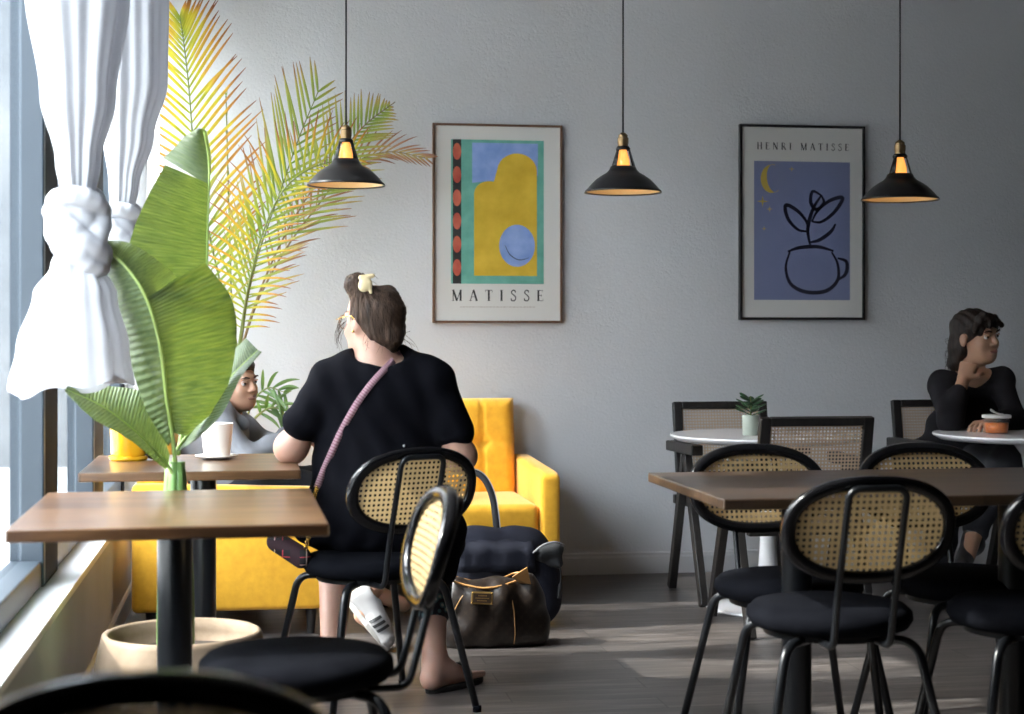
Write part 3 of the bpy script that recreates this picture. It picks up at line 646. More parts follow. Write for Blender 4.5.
def curtain(label, px_top, px_knot, zk, Y, px_l, px_r, zb, seed, topw):
    cx = PX(px_knot, Y); cf = (PX(px_l, Y)+PX(px_r, Y))/2; rf = (PX(px_r, Y)-PX(px_l, Y))/2; ct = PX(px_top, Y)
    t = thing('curtain', label, 'curtain', (cx, Y, zk)); o = Vector((cx, Y, zk)); L = lambda x, z: (x-cx, 0, z-zk)
    lv = [(ct-cx, 0, 2.93-zk, topw*1.05, topw*1.5, .10), (ct-cx, 0, 2.35-zk, topw, topw*1.4, .10), (ct-cx, 0, 2.0-zk, topw*.95, topw*1.2, .11), ((ct-cx)*.6, 0, zk+.32-zk, topw*.68, topw*.8, .13), ((ct-cx)*.2, 0, .16, topw*.40, topw*.5, .16), (0, 0, .06, .035, .04, .18), (0, 0, 0, .03, .03, .1)]
    pleated('upper_drape', lv, t, seed)
    knot('knot', (0, 0, 0), .088, .115, t, seed)
    H = zb-zk
    lv = [(0, 0, -.03, .035, .04, .1), ((cf-cx)*.15, 0, -.10, .06, .055, .13), ((cf-cx)*.5, 0, H*.42, rf*.62, rf*.55, .10), ((cf-cx)*.8, 0, H*.75, rf*.84, rf*.7, .09), (cf-cx, 0, H, rf*.95, rf*.8, .08)]
    pleated('tail', lv, t, seed+5, npl=6); return t
curtain('knotted sheer white curtain with a flared tail, nearest the camera', 78, 78, P(78, 226, 4.15).z, 4.15, 7, 133, P(70, 388, 4.15).z, 3, .125)
curtain('second knotted sheer white curtain, behind the tall banana leaf', 133, 122, P(122, 232, 5.55).z, 5.55, 88, 158, 1.0, 11, .115)
# straight sheer panel by the corner
sheer2 = mat('thin sheer panel', (.70, .71, .73), .9); mx2 = add_translucent(sheer2, (.70, .71, .73), .5)
N_, L_, b_ = nt(sheer2); t_ = N_.new('ShaderNodeBsdfTransparent'); m_ = N_.new('ShaderNodeMixShader'); m_.inputs[0].default_value = .46
L_.new(mx2.outputs[0], m_.inputs[1]); L_.new(t_.outputs[0], m_.inputs[2]); L_.new(m_.outputs[0], N_['Material Output'].inputs[0])
t = thing('curtain', 'straight sheer white curtain panel hanging beside the palm in the corner', 'curtain', (XW+.05, 6.8, 2.93))
bm = bmesh.new(); rows = []
for i in range(24):
    z = -2.35*i/23; r = []
    for k in range(90):
        u = k/89; r.append((.03+.034*math.sin(u*46+.4*math.sin(z*2))*(1-.2*math.sin(z))+.012*math.sin(u*13+z), -.55+1.12*u, z))
    rows.append(r)
grid(bm, rows); obj('drape', bm, sheer2, t)
bm = tube(bmesh.new(), [(XW+.05, YF+.02, 2.945), (XW+.05, YB-.01, 2.945)], .012, 12); tag(obj('curtain_rail', bm, rod_m), 'curtain rail over the windows carrying the white curtains', 'rail')

# ------------------------------------------------------------------ banana plant
leaf_m = mat('banana leaf', rough=.38); N_, L_, b_ = nt(leaf_m)
uv = N_.new('ShaderNodeTexCoord'); sp_ = N_.new('ShaderNodeSeparateXYZ'); L_.new(uv.outputs['UV'], sp_.inputs[0])
mpz = N_.new('ShaderNodeMapping'); mpz.inputs['Scale'].default_value = (1.2, 22, 1); L_.new(uv.outputs['UV'], mpz.inputs[0])
nz = N_.new('ShaderNodeTexNoise'); nz.inputs['Scale'].default_value = 3; nz.inputs['Detail'].default_value = 4; L_.new(mpz.outputs[0], nz.inputs[0])
rp = N_.new('ShaderNodeValToRGB'); L_.new(nz.outputs[0], rp.inputs[0]); rp.color_ramp.elements[0].position = .32; rp.color_ramp.elements[1].position = .72
rp.color_ramp.elements[0].color = (.085, .125, .065, 1); rp.color_ramp.elements[1].color = (.15, .20, .115, 1); L_.new(rp.outputs[0], b_.inputs['Base Color'])
rt = N_.new('ShaderNodeValToRGB'); L_.new(nz.outputs[0], rt.inputs[0]); rt.color_ramp.elements[0].position = .32; rt.color_ramp.elements[1].position = .72
rt.color_ramp.elements[0].color = (.06, .11, .015, 1); rt.color_ramp.elements[1].color = (.20, .25, .03, 1)
add_translucent(leaf_m, (1, 1, 1), .30, rt.outputs[0])
wvb = N_.new('ShaderNodeTexWave'); wvb.bands_direction = 'Y'; wvb.inputs['Scale'].default_value = 11; wvb.inputs['Distortion'].default_value = .8; L_.new(uv.outputs['UV'], wvb.inputs[0])
bp_ = N_.new('ShaderNodeBump'); bp_.inputs['Strength'].default_value = .55; bp_.inputs['Distance'].default_value = .004; L_.new(wvb.outputs[0], bp_.inputs['Height']); L_.new(bp_.outputs[0], b_.inputs['Normal'])
rib_m = mat('leaf midrib', (.30, .42, .12), .4); stalk_m = noise_col(mat('banana stalk', rough=.4), (.12, .24, .06), (.28, .42, .14), scale=12, stretch=(1, 1, .15))
def half_leaf(bm, mid, edge, n=28, m_=10, bulge=.015, wav=.004, seed=0):
    A = smoothpath([P(*p) for p in mid], n//(len(mid)-1)+1); E_ = smoothpath([P(*p) for p in edge], n//(len(edge)-1)+1)
    rs = lambda Q, t: (lambda f: Q[int(f)].lerp(Q[min(int(f)+1, len(Q)-1)], f-int(f)))(t*(len(Q)-1))
    rows = []; rnd = random.Random(seed)
    for i in range(n+1):
        t = i/n; a, e = rs(A, t), rs(E_, t); r = []
        for j in range(m_+1):
            u = j/m_; p = a.lerp(e, u); p = p+Vector((0, -bulge*math.sin(PI*u)+wav*math.sin(t*45+seed)*u, 0)); r.append(p)
        rows.append(r)
    grid(bm, rows, uv=True); return A
bt = thing('banana_plant', 'large broad-leaved banana plant rising between the two window tables', 'plant', (-.215, 4.36, 0))
Mi = bt.matrix_basis
def local(bm): bmesh.ops.transform(bm, matrix=Matrix.Translation(-bt.location), verts=bm.verts); return bm
def leaf(halves, mid, ribw=(.006, .0015), nm='leaf'):
    bm = bmesh.new()
    for i, (m_, e) in enumerate(halves): half_leaf(bm, m_, e, seed=i*3+len(e))
    lf = obj(nm, local(bm), leaf_m, bt)
    A = smoothpath([P(*p) for p in mid], 8); n = len(A); bm = tube(bmesh.new(), [p+Vector((0, -.003, 0)) for p in A], [ribw[0]+(ribw[1]-ribw[0])*i/(n-1) for i in range(n)], 8); obj('midrib', local(bm), rib_m, lf)
    return lf
# tall leaf standing up, folded along its midrib on the right
leaf([([(206, 290, 4.55), (207, 250, 4.53), (208, 215, 4.52), (209, 184, 4.5)], [(120, 300, 4.46), (131, 238, 4.42), (148, 196, 4.41), (165, 165, 4.43)]),
      ([(209, 186, 4.50), (209, 165, 4.5), (207, 146, 4.49), (203, 129, 4.48)], [(163, 158, 4.55), (174, 148, 4.52), (184, 137, 4.50), (196, 129, 4.48)]),
      ([(206, 290, 4.55), (208, 220, 4.52), (209, 165, 4.5), (203, 129, 4.48)], [(196, 300, 4.70), (203, 225, 4.72), (211, 165, 4.66), (207, 132, 4.56)])],
     [(178, 455, 4.40), (192, 380, 4.48), (205, 300, 4.54), (208, 220, 4.51), (209, 165, 4.49), (204, 132, 4.47)])
# broad torn leaf in the middle
mid = [(99, 243, 4.18), (127, 268, 4.16), (147, 300, 4.17), (160, 345, 4.22), (167, 400, 4.29), (173, 440, 4.33)]
leaf([(mid, [(97, 246, 4.18), (103, 275, 4.24), (113, 310, 4.26), (127, 352, 4.30), (146, 410, 4.34), (168, 446, 4.35)]),
      ([(99, 243, 4.18), (118, 258, 4.17), (135, 278, 4.16), (147, 300, 4.17)], [(101, 240, 4.19), (130, 243, 4.29), (160, 262, 4.33), (177, 277, 4.38), ]),
      ([(147, 298, 4.17), (156, 325, 4.19), (163, 362, 4.24), (168, 405, 4.30), (172, 432, 4.33)], [(205, 262, 4.34), (232, 300, 4.42), (236, 345, 4.44), (222, 400, 4.40), (186, 436, 4.36)])],
     mid+[(176, 470, 4.35)], (.0035, .006))
# low leaf reaching left
leaf([([(168, 466, 4.33), (140, 436, 4.30), (105, 408, 4.27), (66, 389, 4.25)], [(170, 455, 4.38), (150, 398, 4.42), (110, 386, 4.40), (68, 386, 4.27)]),
      ([(168, 466, 4.33), (140, 436, 4.30), (105, 408, 4.27), (66, 389, 4.25)], [(166, 470, 4.30), (130, 440, 4.20), (92, 418, 4.18), (65, 392, 4.23)])],
     [(176, 484, 4.35), (168, 466, 4.33), (140, 436, 4.30), (105, 408, 4.27), (68, 390, 4.25)])
# dark curled leaf reaching right
leaf([([(176, 452, 4.40), (200, 420, 4.42), (228, 380, 4.46), (258, 350, 4.50)], [(196, 440, 4.36), (222, 414, 4.34), (242, 376, 4.38), (262, 352, 4.46)]),
      ([(176, 452, 4.40), (200, 420, 4.42), (228, 380, 4.46), (258, 350, 4.50)], [(182, 420, 4.50), (205, 380, 4.56), (232, 352, 4.58), (246, 338, 4.55)])],
     [(176, 478, 4.38), (176, 452, 4.40), (200, 420, 4.42), (228, 380, 4.46), (258, 350, 4.50)])
bm = bmesh.new(); rnd = random.Random(4)
for k in range(7):
    a = 2*PI*k/7; b0 = Vector((-.215+.03*math.cos(a), 4.36+.03*math.sin(a), .20)); tp = P(175+5*math.cos(a), 462, 4.36+.015*math.sin(a)); tube(bm, smoothpath([b0, b0.lerp(tp, .5)+Vector((.01*math.cos(a), .01*math.sin(a), 0)), tp], 6), [.022-.0007*i for i in range(13)], 10)
obj('stalk', local(bm), stalk_m, bt)
soil_m = noise_col(mat('soil', rough=1), (.02, .014, .01), (.06, .04, .028), scale=60, bump=1)
terra = noise_col(mat('sand coloured planter', rough=.8), (.17, .115, .07), (.28, .205, .14), scale=9, bump=.3, bscale=60)
bm = bmesh.new(); lathe(bm, [(0, 0), (.17, 0), (.215, .04), (.245, .11), (.246, .19), (.230, .27), (.218, .318), (.215, .330), (.206, .334), (.197, .328), (.198, .30), (.20, .26), (0, .26)], 64)
bmesh.ops.transform(bm, matrix=Matrix.Translation((.012, .13, 0)), verts=bm.verts)
pt = obj('pot', bm, terra, bt); bm = bmesh.new(); lathe(bm, [(0, .272), (.1, .275), (.205, .268)], 40); bmesh.ops.transform(bm, matrix=Matrix.Translation((.012, .13, 0)), verts=bm.verts); obj('soil', bm, soil_m, pt)

# ------------------------------------------------------------------ palm with feathered fronds
def frond_mat(name, stops, tstops):
    m = mat(name, rough=.5); N, L, b = nt(m); tc = N.new('ShaderNodeTexCoord'); s = N.new('ShaderNodeSeparateXYZ'); L.new(tc.outputs['UV'], s.inputs[0]); outs = []
    nn = N.new('ShaderNodeTexNoise'); nn.inputs['Scale'].default_value = 9; L.new(tc.outputs['Object'], nn.inputs[0])
    ma = N.new('ShaderNodeMath'); ma.operation = 'MULTIPLY_ADD'; ma.inputs[1].default_value = .9; L.new(nn.outputs[0], ma.inputs[0]); sb = N.new('ShaderNodeMath'); sb.operation = 'ADD'; sb.inputs[1].default_value = -.45; L.new(s.outputs[1], sb.inputs[0]); L.new(sb.outputs[0], ma.inputs[2])
    for st in (stops, tstops):
        r = N.new('ShaderNodeValToRGB'); L.new(ma.outputs[0], r.inputs[0])
        for i, (p, c) in enumerate(st):
            e = r.color_ramp.elements[i] if i < 2 else r.color_ramp.elements.new(p); e.position = p; e.color = (*c, 1)
        outs.append(r.outputs[0])
    L.new(outs[0], b.inputs['Base Color']); add_translucent(m, (1, 1, 1), .27, outs[1]); return m
fy = frond_mat('yellowing frond', [(.0, (.16, .25, .03)), (.35, (.50, .44, .03)), (.62, (.52, .27, .03)), (.95, (.22, .07, .03))], [(0, (.5, .6, .03)), (.4, (.9, .75, .04)), (.65, (.85, .38, .05)), (1, (.3, .10, .05))])
fg = frond_mat('green frond', [(.0, (.16, .22, .04)), (.5, (.30, .33, .07)), (.8, (.40, .32, .09)), (1.0, (.30, .15, .07))], [(0, (.25, .5, .05)), (.5, (.5, .62, .08)), (.8, (.65, .5, .1)), (1, (.4, .2, .1))])
fb = frond_mat('dry brown frond', [(.0, (.33, .26, .08)), (.4, (.35, .17, .08)), (1, (.20, .08, .05))], [(0, (.6, .5, .1)), (.4, (.5, .25, .1)), (1, (.3, .12, .08))])
fd = frond_mat('dark green frond', [(0, (.05, .12, .03)), (1, (.10, .18, .06))], [(0, (.2, .4, .05)), (1, (.3, .45, .1))])
stem_m = mat('frond stem', (.16, .20, .05), .45); stem_b = mat('dry frond stem', (.22, .15, .06), .5)
pc = thing('potted_palm', 'tall feathery palm with yellow and rust-tipped fronds in the back left corner', 'plant', (-.10, 7.22, 0))
def lp(bm): bmesh.ops.transform(bm, matrix=Matrix.Translation(-pc.location), verts=bm.verts); return bm
def frond(path, n, lL, lR, angL, angR, m, sm, start=.15, droop=.25, w=.0075, seed=0, dy=.12, rr=(.006, .0018), curl=0):
    """leaflets on both sides of a stem; lL/lR(t) lengths, ang = angle off the stem direction"""
    rnd = random.Random(seed); A = smoothpath([P(*p) for p in path], 12); nA = len(A); bm = bmesh.new(); L = bm.loops.layers.uv.verify()
    fn = lambda v, t: v(t) if callable(v) else v
    for i in range(n):
        t = start+(1-start)*i/(n-1); f = min(t*(nA-1), nA-1.001); k = int(f); p = A[k].lerp(A[k+1], f-k); d = (A[min(k+2, nA-1)]-A[max(k-1, 0)]).normalized()
        side = Vector((d.z, 0, -d.x)).normalized()          # to the right of the stem as seen in the photo
        for sg, ln, ag in ((-1, lL, angL), (1, lR, angR)):
            l = fn(ln, t)*rnd.uniform(.85, 1.08); a = math.radians(fn(ag, t)+rnd.uniform(-4, 4))
            if l < .02: continue
            dr = (d*math.cos(a)+side*sg*math.sin(a)+Vector((0, rnd.uniform(-dy, dy)-.05, 0))).normalized(); pr = None; q = p.copy(); ns = 7
            nrm = dr.cross(Vector((0, 1, 0))).normalized(); fold = Vector((0, 1, 0))
            for s_ in range(ns+1):
                u = s_/ns; wd = w*(math.sin(PI*min(1, u*.92+.06))**.6)*(1-.35*u)
                nr2 = dr.cross(Vector((0, 1, 0))).normalized()
                row = [bm.verts.new(q-nr2*wd+fold*wd*.5), bm.verts.new(q), bm.verts.new(q+nr2*wd+fold*wd*.5)]
                if pr:
                    for c_ in (0, 1):
                        fc = bm.faces.new((pr[c_], pr[c_+1], row[c_+1], row[c_]))
                        for lo_, (uu, vv) in zip(fc.loops, ((c_/2, (s_-1)/ns), ((c_+1)/2, (s_-1)/ns), ((c_+1)/2, u), (c_/2, u))): lo_[L].uv = (uu, vv)
                pr = row; dr = (dr+Vector((0, 0, -droop/ns*(.4+u*1.6)*rnd.uniform(.6, 1.3)))+Vector((curl*sg/ns, 0, 0))).normalized(); q = q+dr*(l/ns)
    fr = obj('frond', lp(bm), m, pc)
    bm = tube(bmesh.new(), A, [rr[0]+(rr[1]-rr[0])*i/(nA-1) for i in range(nA)], 8); obj('stem', lp(bm), sm, fr); return fr
ZT = 7.15
bell = lambda a, b, c: (lambda t: a+(b-a)*math.sin(PI*min(1, max(0, t)))**.7+c*t)
frond([(238, 350, 7.2), (222, 290, 7.1), (204, 210, 7.0), (194, 150, 6.98), (189, 90, 6.98), (184, 45, 7.0), (180, 18, 7.02)], 32, bell(.16, .27, 0), bell(.22, .44, -.14), lambda t: 62-34*t, lambda t: 66-42*t, fy, stem_m, .22, .16, .0085, 1)
frond([(240, 350, 7.2), (247, 300, 7.05), (256, 262, 6.95), (268, 225, 6.9), (284, 180, 6.9), (300, 135, 6.95), (318, 92, 7.0)], 26, bell(.24, .46, -.08), bell(.16, .30, -.05), lambda t: 26+4*t, lambda t: 58-26*t, fg, stem_m, .14, .05, .0072, 2)
frond([(241, 350, 7.25), (255, 305, 7.2), (275, 255, 7.15), (302, 205, 7.1), (335, 160, 7.08), (365, 125, 7.08), (395, 102, 7.1)], 30, bell(.16, .42, -.2), bell(.10, .36, -.14), lambda t: 60-22*t, lambda t: 60-28*t, fg, stem_b, .40, .10, .0072, 3)
frond([(241, 350, 7.25), (258, 300, 7.25), (285, 250, 7.25), (318, 205, 7.25), (352, 165, 7.22), (388, 152, 7.15), (425, 158, 7.1)], 26, bell(.06, .22, 0), bell(.05, .16, 0), lambda t: 46-26*t, lambda t: 40-20*t, fb, stem_b, .25, .22, .0055, 4)
frond([(238, 352, 7.2), (243, 318, 7.1), (250, 280, 6.9), (262, 235, 6.78), (282, 192, 6.72), (312, 168, 6.72), (350, 158, 6.75)], 30, bell(.16, .30, 0), bell(.10, .20, 0), lambda t: 60-10*t, lambda t: 74-48*t, fy, stem_m, .12, .35, .006, 5)
frond([(236, 352, 7.25), (232, 310, 7.22), (230, 250, 7.2), (228, 180, 7.2), (226, 96, 7.2)], 6, .03, .03, 12, 12, fg, stem_m, .7, 0, .003, 6, dy=.02, rr=(.0055, .0025))
frond([(228, 352, 7.1), (212, 310, 7.0), (206, 270, 6.95), (200, 235, 6.95), (190, 200, 6.95)], 16, .10, bell(.2, .34, 0), 50, lambda t: 60-20*t, fg, stem_m, .2, .15, .007, 7)
frond([(246, 420, 7.1), (254, 400, 7.0), (268, 388, 6.95), (284, 392, 6.92)], 8, bell(.08, .13, 0), bell(.10, .16, 0), 48, 55, fd, stem_m, .2, .7, .009, 8, dy=.3)
frond([(244, 430, 7.1), (262, 412, 6.95), (276, 408, 6.92), (292, 420, 6.9)], 7, bell(.08, .12, 0), bell(.08, .14, 0), 45, 50, fd, stem_m, .3, .8, .009, 9, dy=.3)
bm = bmesh.new()
for k in range(9):
    a = 2*PI*k/9; b0 = Vector((-.10+.04*math.cos(a), 7.22+.035*math.sin(a), .28)); tp = P(239+3*math.cos(a), 350, 7.2); tube(bm, smoothpath([b0, b0.lerp(tp, .5)+Vector((.012*math.cos(a), 0, 0)), tp], 6), [.012-.0005*i for i in range(13)], 8)
obj('trunk', lp(bm), stem_m, pc)
bm = bmesh.new(); lathe(bm, [(0, 0), (.12, 0), (.15, .30), (.152, .32), (.14, .32), (.136, .27), (0, .27)], 40); obj('pot', bm, mat('charcoal planter', (.05, .05, .055), .5), pc, smooth='split')

# ------------------------------------------------------------------ small succulent on the white table
sx, sy = PX(750.5, 6.40), 6.40
t = thing('potted_succulent', 'small round-leaved plant in a pale green pot on the white table', 'plant', (sx, sy, .73))
celadon = mat('pale green ceramic', (.42, .47, .40), .35)
bm = bmesh.new(); lathe(bm, [(0, 0), (.030, 0), (.033, .004), (.034, .080), (.033, .084), (.030, .084), (.0295, .070), (0, .070)], 36); pt = obj('pot', bm, celadon, t, smooth='split')
bm = bmesh.new(); lathe(bm, [(0, .074), (.0298, .072)], 24); obj('soil', bm, soil_m, pt)
jade = noise_col(mat('dark green leaf', rough=.35), (.012, .05, .018), (.035, .11, .035), scale=30)
rnd = random.Random(5)
for k in range(15):
    a = 2.4*k; h = .098+.070*(k/15); r = .044*(1-.35*k/15)+.004; s_ = .017+.005*rnd.random()
    c = Vector((r*math.cos(a), r*math.sin(a)*.9, h)); base = Vector((0, 0, h-.018))
    bm = bmesh.new(); bmesh.ops.create_uvsphere(bm, u_segments=14, v_segments=8, radius=1)
    d = (c-base).normalized(); R = d.to_track_quat('X', 'Z').to_matrix().to_4x4(); bmesh.ops.transform(bm, matrix=Matrix.Translation(c) @ R @ Matrix.Diagonal((s_*1.25, s_*.85, .0035, 1)), verts=bm.verts)
    tube(bm, [base, c-d*s_*.9], .0022, 6); obj('leaf', bm, jade, t)
bm = tube(bmesh.new(), [(0, 0, .065), (.002, 0, .12), (0, .002, .162)], [.004, .003, .002], 8); obj('stem', bm, stem_m, t)

# ------------------------------------------------------------------ people
def skin_mat(name, c1, c2):
    m = noise_col(mat(name, rough=.48, Subsurface_Weight=.12, Subsurface_Scale=.01), c1, c2, scale=10, bump=.12, bscale=220); return m
sk1 = skin_mat('light skin', (.42, .235, .175), (.50, .29, .22)); sk2 = skin_mat('tan skin', (.40, .22, .14), (.47, .27, .18)); sk3 = skin_mat('warm skin', (.36, .20, .13), (.43, .25, .165))
hair_b = noise_col(mat('brown hair', rough=.6, Specular_IOR_Level=.2), (.018, .011, .008), (.085, .052, .036), scale=16, stretch=(5, 5, .6), detail=6, bump=.8, bscale=60)
hair_k = noise_col(mat('black hair', rough=.55, Specular_IOR_Level=.25), (.008, .007, .007), (.035, .024, .020), scale=20, stretch=(4, 4, .6), bump=.6, bscale=60)
def cloth(name, c1, c2, **k): return noise_col(mat(name, rough=.85, **k), c1, c2, scale=8, bump=.2, bscale=500)
black_c = cloth('black jersey', (.003, .0031, .005), (.006, .0062, .009), Specular_IOR_Level=.05); knit = cloth('black knit', (.007, .007, .009), (.014, .013, .016), Specular_IOR_Level=.2)
grey_c = cloth('heather grey fleece', (.15, .155, .17), (.22, .225, .24)); dark_t = cloth('dark trousers', (.010, .011, .016), (.02, .021, .027))
def hand_prims(wrist, d, palm_n, th_side, curl=.5, s=1.0, spread=.10):
    """palm and five fingers; d = hand direction, palm_n = side the palm faces, th_side = side of the thumb"""
    d = Vector(d).normalized(); n = Vector(palm_n); n = (n-d*n.dot(d)).normalized(); sd = Vector(th_side); sd = (sd-d*sd.dot(d)-n*sd.dot(n)).normalized(); wrist = Vector(wrist); pr = []
    for k in range(4):
        o = (1.5-k)/1.5*.028*s; pr.append(cap(wrist+sd*o*.6+d*.012*s, wrist+sd*o+d*.078*s, .0135*s, .0115*s, .012))
    for k, ln in enumerate((.070, .078, .072, .058)):
        o = (1.5-k)/1.5*.031*s; p = wrist+sd*o+d*.080*s; ang = 0; dr = (d+sd*(1.5-k)/1.5*spread).normalized()
        for j, f in enumerate((.45, .31, .24)):
            ang += curl*(.9, 1.25, 1.0)[j]; q = p+(dr*math.cos(ang)+n*math.sin(ang))*ln*s*f; pr.append(cap(p, q, (.0090-.0008*j)*s, (.0084-.0009*j)*s, .003)); p = q
    p = wrist+sd*.026*s+d*.022*s; t1 = (d*.55+sd*.75+n*.35).normalized(); q = p+t1*.036*s; t2 = (d*.8+sd*.25+n*.55).normalized(); r = q+t2*.030*s; e = r+(t2+n*.35*curl*2).normalized()*.022*s
    pr += [cap(p, q, .0125*s, .0105*s, .008), cap(q, r, .010*s, .0092*s, .003), cap(r, e, .0092*s, .0075*s, .003)]
    return pr
def frame_of(c, fwd, up=(0, 0, 1)):
    f = Vector(fwd).normalized(); u = Vector(up); r = f.cross(u).normalized(); u = r.cross(f).normalized(); c = Vector(c)
    g = lambda x, y, z: c+r*x+f*y+u*z               # x right of the person, y forward, z up
    R = Matrix((r, f, u)).transposed().to_euler(); return g, tuple(R)
def head_prims(g, R, s=1.0, female=True):
    e = lambda c, r, k=.012: ell(g(*[v*s for v in c]), [v*s for v in r], R, k)
    pr = [e((0, -.012, .028), (.073, .090, .082)), e((0, .020, -.020), (.058, .066, .080)), e((0, .056, -.078), (.026, .024, .022), .03), e((0, .038, -.062), (.046, .040, .034), .03),
          e((.036, .058, -.022), (.020, .018, .020), .02), e((-.036, .058, -.022), (.020, .018, .020), .02), e((0, .078, .030), (.040, .010, .009), .02),
          cap(g(0, .080*s, .022*s), g(0, .099*s, -.014*s), .0075*s, .011*s, .010), e((.011, .089, -.020), (.008, .009, .007), .006), e((-.011, .089, -.020), (.008, .009, .007), .006),
          e((0, .083, -.045), (.021, .011, .006), .006), e((0, .080, -.055), (.019, .011, .007), .006),
          ('x', g(.031*s, .090*s, .012*s), Vector((.016*s, .016*s, .010*s)), Euler(R).to_matrix(), None, .012), ('x', g(-.031*s, .090*s, .012*s), Vector((.016*s, .016*s, .010*s)), Euler(R).to_matrix(), None, .012)]
    for sx in (-1, 1): pr += [e((sx*.076, -.008, -.002), (.009, .017, .029), .006), ('x', g(sx*.086*s, -.004*s, .002*s), Vector((.006*s, .009*s, .016*s)), Euler(R).to_matrix(), None, .004)]
    return pr
def face_parts(g, R, parent, s=1.0, iris=(.05, .03, .02), lip=(.38, .13, .12), brow=hair_k, lid=sk2):
    white = mat('eye white', (.42, .40, .38), .3); ir = mat('dark iris', iris, .1)
    for sx in (-1, 1):
        bm = bmesh.new(); bmesh.ops.create_uvsphere(bm, u_segments=16, v_segments=10, radius=.0098*s); bmesh.ops.transform(bm, matrix=Matrix.Translation(g(sx*.031*s, .0725*s, .011*s)), verts=bm.verts); ey = obj('eye', bm, white, parent)
        bm = bmesh.new(); bmesh.ops.create_uvsphere(bm, u_segments=12, v_segments=8, radius=.0058*s); bmesh.ops.transform(bm, matrix=Matrix.Translation(g(sx*.031*s, .0790*s, .011*s)), verts=bm.verts); obj('iris', bm, ir, ey)
        sdf_obj('eyelid', [cap(g(sx*.019*s, .0835*s, .0165*s), g(sx*.031*s, .0865*s, .0195*s), .0022*s, .003*s), cap(g(sx*.031*s, .0865*s, .0195*s), g(sx*.044*s, .079*s, .0155*s), .003*s, .0022*s)], lid, parent, vox=.0012, k=.003)
        sdf_obj('eyebrow', [cap(g(sx*.014*s, .088*s, .031*s), g(sx*.032*s, .0875*s, .036*s), .0028*s, .0028*s), cap(g(sx*.032*s, .0875*s, .036*s), g(sx*.050*s, .077*s, .031*s), .0028*s, .0016*s)], brow, parent, vox=.0012, k=.003)
    lipm = mat('lips', lip, .4)
    sdf_obj('lips', [cap(g(-.020*s, .0855*s, -.049*s), g(0, .0945*s, -.0465*s), .0025*s, .0042*s), cap(g(0, .0945*s, -.0465*s), g(.020*s, .0855*s, -.049*s), .0042*s, .0025*s), cap(g(-.015*s, .087*s, -.0525*s), g(.015*s, .087*s, -.0525*s), .0042*s, .0042*s), ell(g(0, .090*s, -.054*s), (.012*s, .006*s, .0045*s), R)], lipm, parent, vox=.0012, k=.004)
def strands(parent, specs, m, name='loose_hair', r=.0007):
    bm = bmesh.new()
    for pts in specs: n = len(smoothpath(pts, 5)); tube(bm, smoothpath(pts, 5), [r*(1-.6*i/n) for i in range(n)], 4)
    o = obj(name, bm, m, parent); o['kind'] = 'stuff'; return o

# --- the woman with her back to the camera
w1 = thing('person', 'woman seen from behind in a black short-sleeved dress with her hair in a clip', 'person', (.38, 5.02, 0))
w1.location = (0, 0, 0)
hip = Vector((.385, 5.06, .57)); SL, SR = P(322, 382, 5.0), P(441, 379, 4.95); nk = P(379, 362, 4.98); hc = P(372, 322, 5.03); chest = P(381, 405, 5.03)
EL, ER = P(291, 446, 5.05), P(461, 456, 4.97); EL.z = .795
WL = Vector((.13, 5.28, .80)); WR = Vector((.44, 5.24, .72))
gh, Rh = frame_of(hc, (-.62, .78, -.10))
body = head_prims(gh, Rh, 1.04)
body += [cap(nk+Vector((0, .0, -.03)), hc+Vector((0, -.02, -.03)), .062, .056, .03), cap(SL+Vector((.02,0,0)), SR-Vector((.02,0,0)), .046, .046, .04), ell(chest, (.19, .125, .17)), ell(hip+Vector((0, -.01, .11)), (.18, .14, .16)), ell(hip, (.205, .165, .13)),
         cap(SL+Vector((.02,0,-.03)), EL, .046, .045), cap(SR+Vector((-.02,0,-.03)), ER, .046, .045), cap(EL, WL, .047, .028), cap(ER, WR, .047, .028), ell(EL, (.043, .043, .040))]
body += hand_prims(WL, (.55, .8, 0), (0, 0, -1), (1, 0, 0), .35) + hand_prims(WR, (-.85, .5, .05), (.2, .3, -1), (0, .3, 1), .45)
KL, KR = Vector((.275, 5.47, .50)), Vector((.585, 5.46, .50)); AL, AR = P(331, 650, 5.16), P(434, 656, 5.16)
body += [cap(hip+Vector((-.09, .02, -.02)), KL, .105, .068), cap(hip+Vector((.09, .02, -.02)), KR, .105, .068)]
def calf(K, A, heel, toe, s=1.0):
    m = K.lerp(A, .33)+Vector((0, -.022, 0)); hd = (toe-heel).normalized()
    pr = [cap(K, m, .058*s, .060*s), cap(m, A, .060*s, .034*s), cap(A, A+Vector((0, 0, -.03)), .034*s, .034*s), ell(heel+Vector((0, 0, .035)), (.031, .033, .034)), cap(heel+Vector((0, 0, .03)), heel.lerp(toe, .62)+Vector((0, 0, .026)), .030, .033, .03), cap(heel.lerp(toe, .35)+Vector((0, 0, .05)), A+Vector((0, 0, -.035)), .03, .034, .03)]
    side = Vector((hd.y, -hd.x, 0))
    for k, f in enumerate((.0, -.016, -.024, -.032, -.042)):
        b = heel.lerp(toe, .70)+side*(.028-.0145*k)+Vector((0, 0, .018)); pr.append(cap(b, b+hd*(.065+f*.6), .0125-.0012*k, .0105-.0012*k, .006))
    return pr
hl, tl = Vector((AL.x+.0, 5.10, .015)), Vector((AL.x-.02, 5.33, .015)); hr, tr2 = Vector((AR.x-.015, 5.10, .015)), Vector((AR.x+.15, 5.24, .015))
AL.z = .115; AR.z = .115; AL.y = 5.13; AR.y = 5.14
body += calf(KL, AL, hl, tl) + calf(KR, AR, hr, tr2)
bo1 = sdf_obj('body', body, sk1, w1, vox=.006, k=.028)
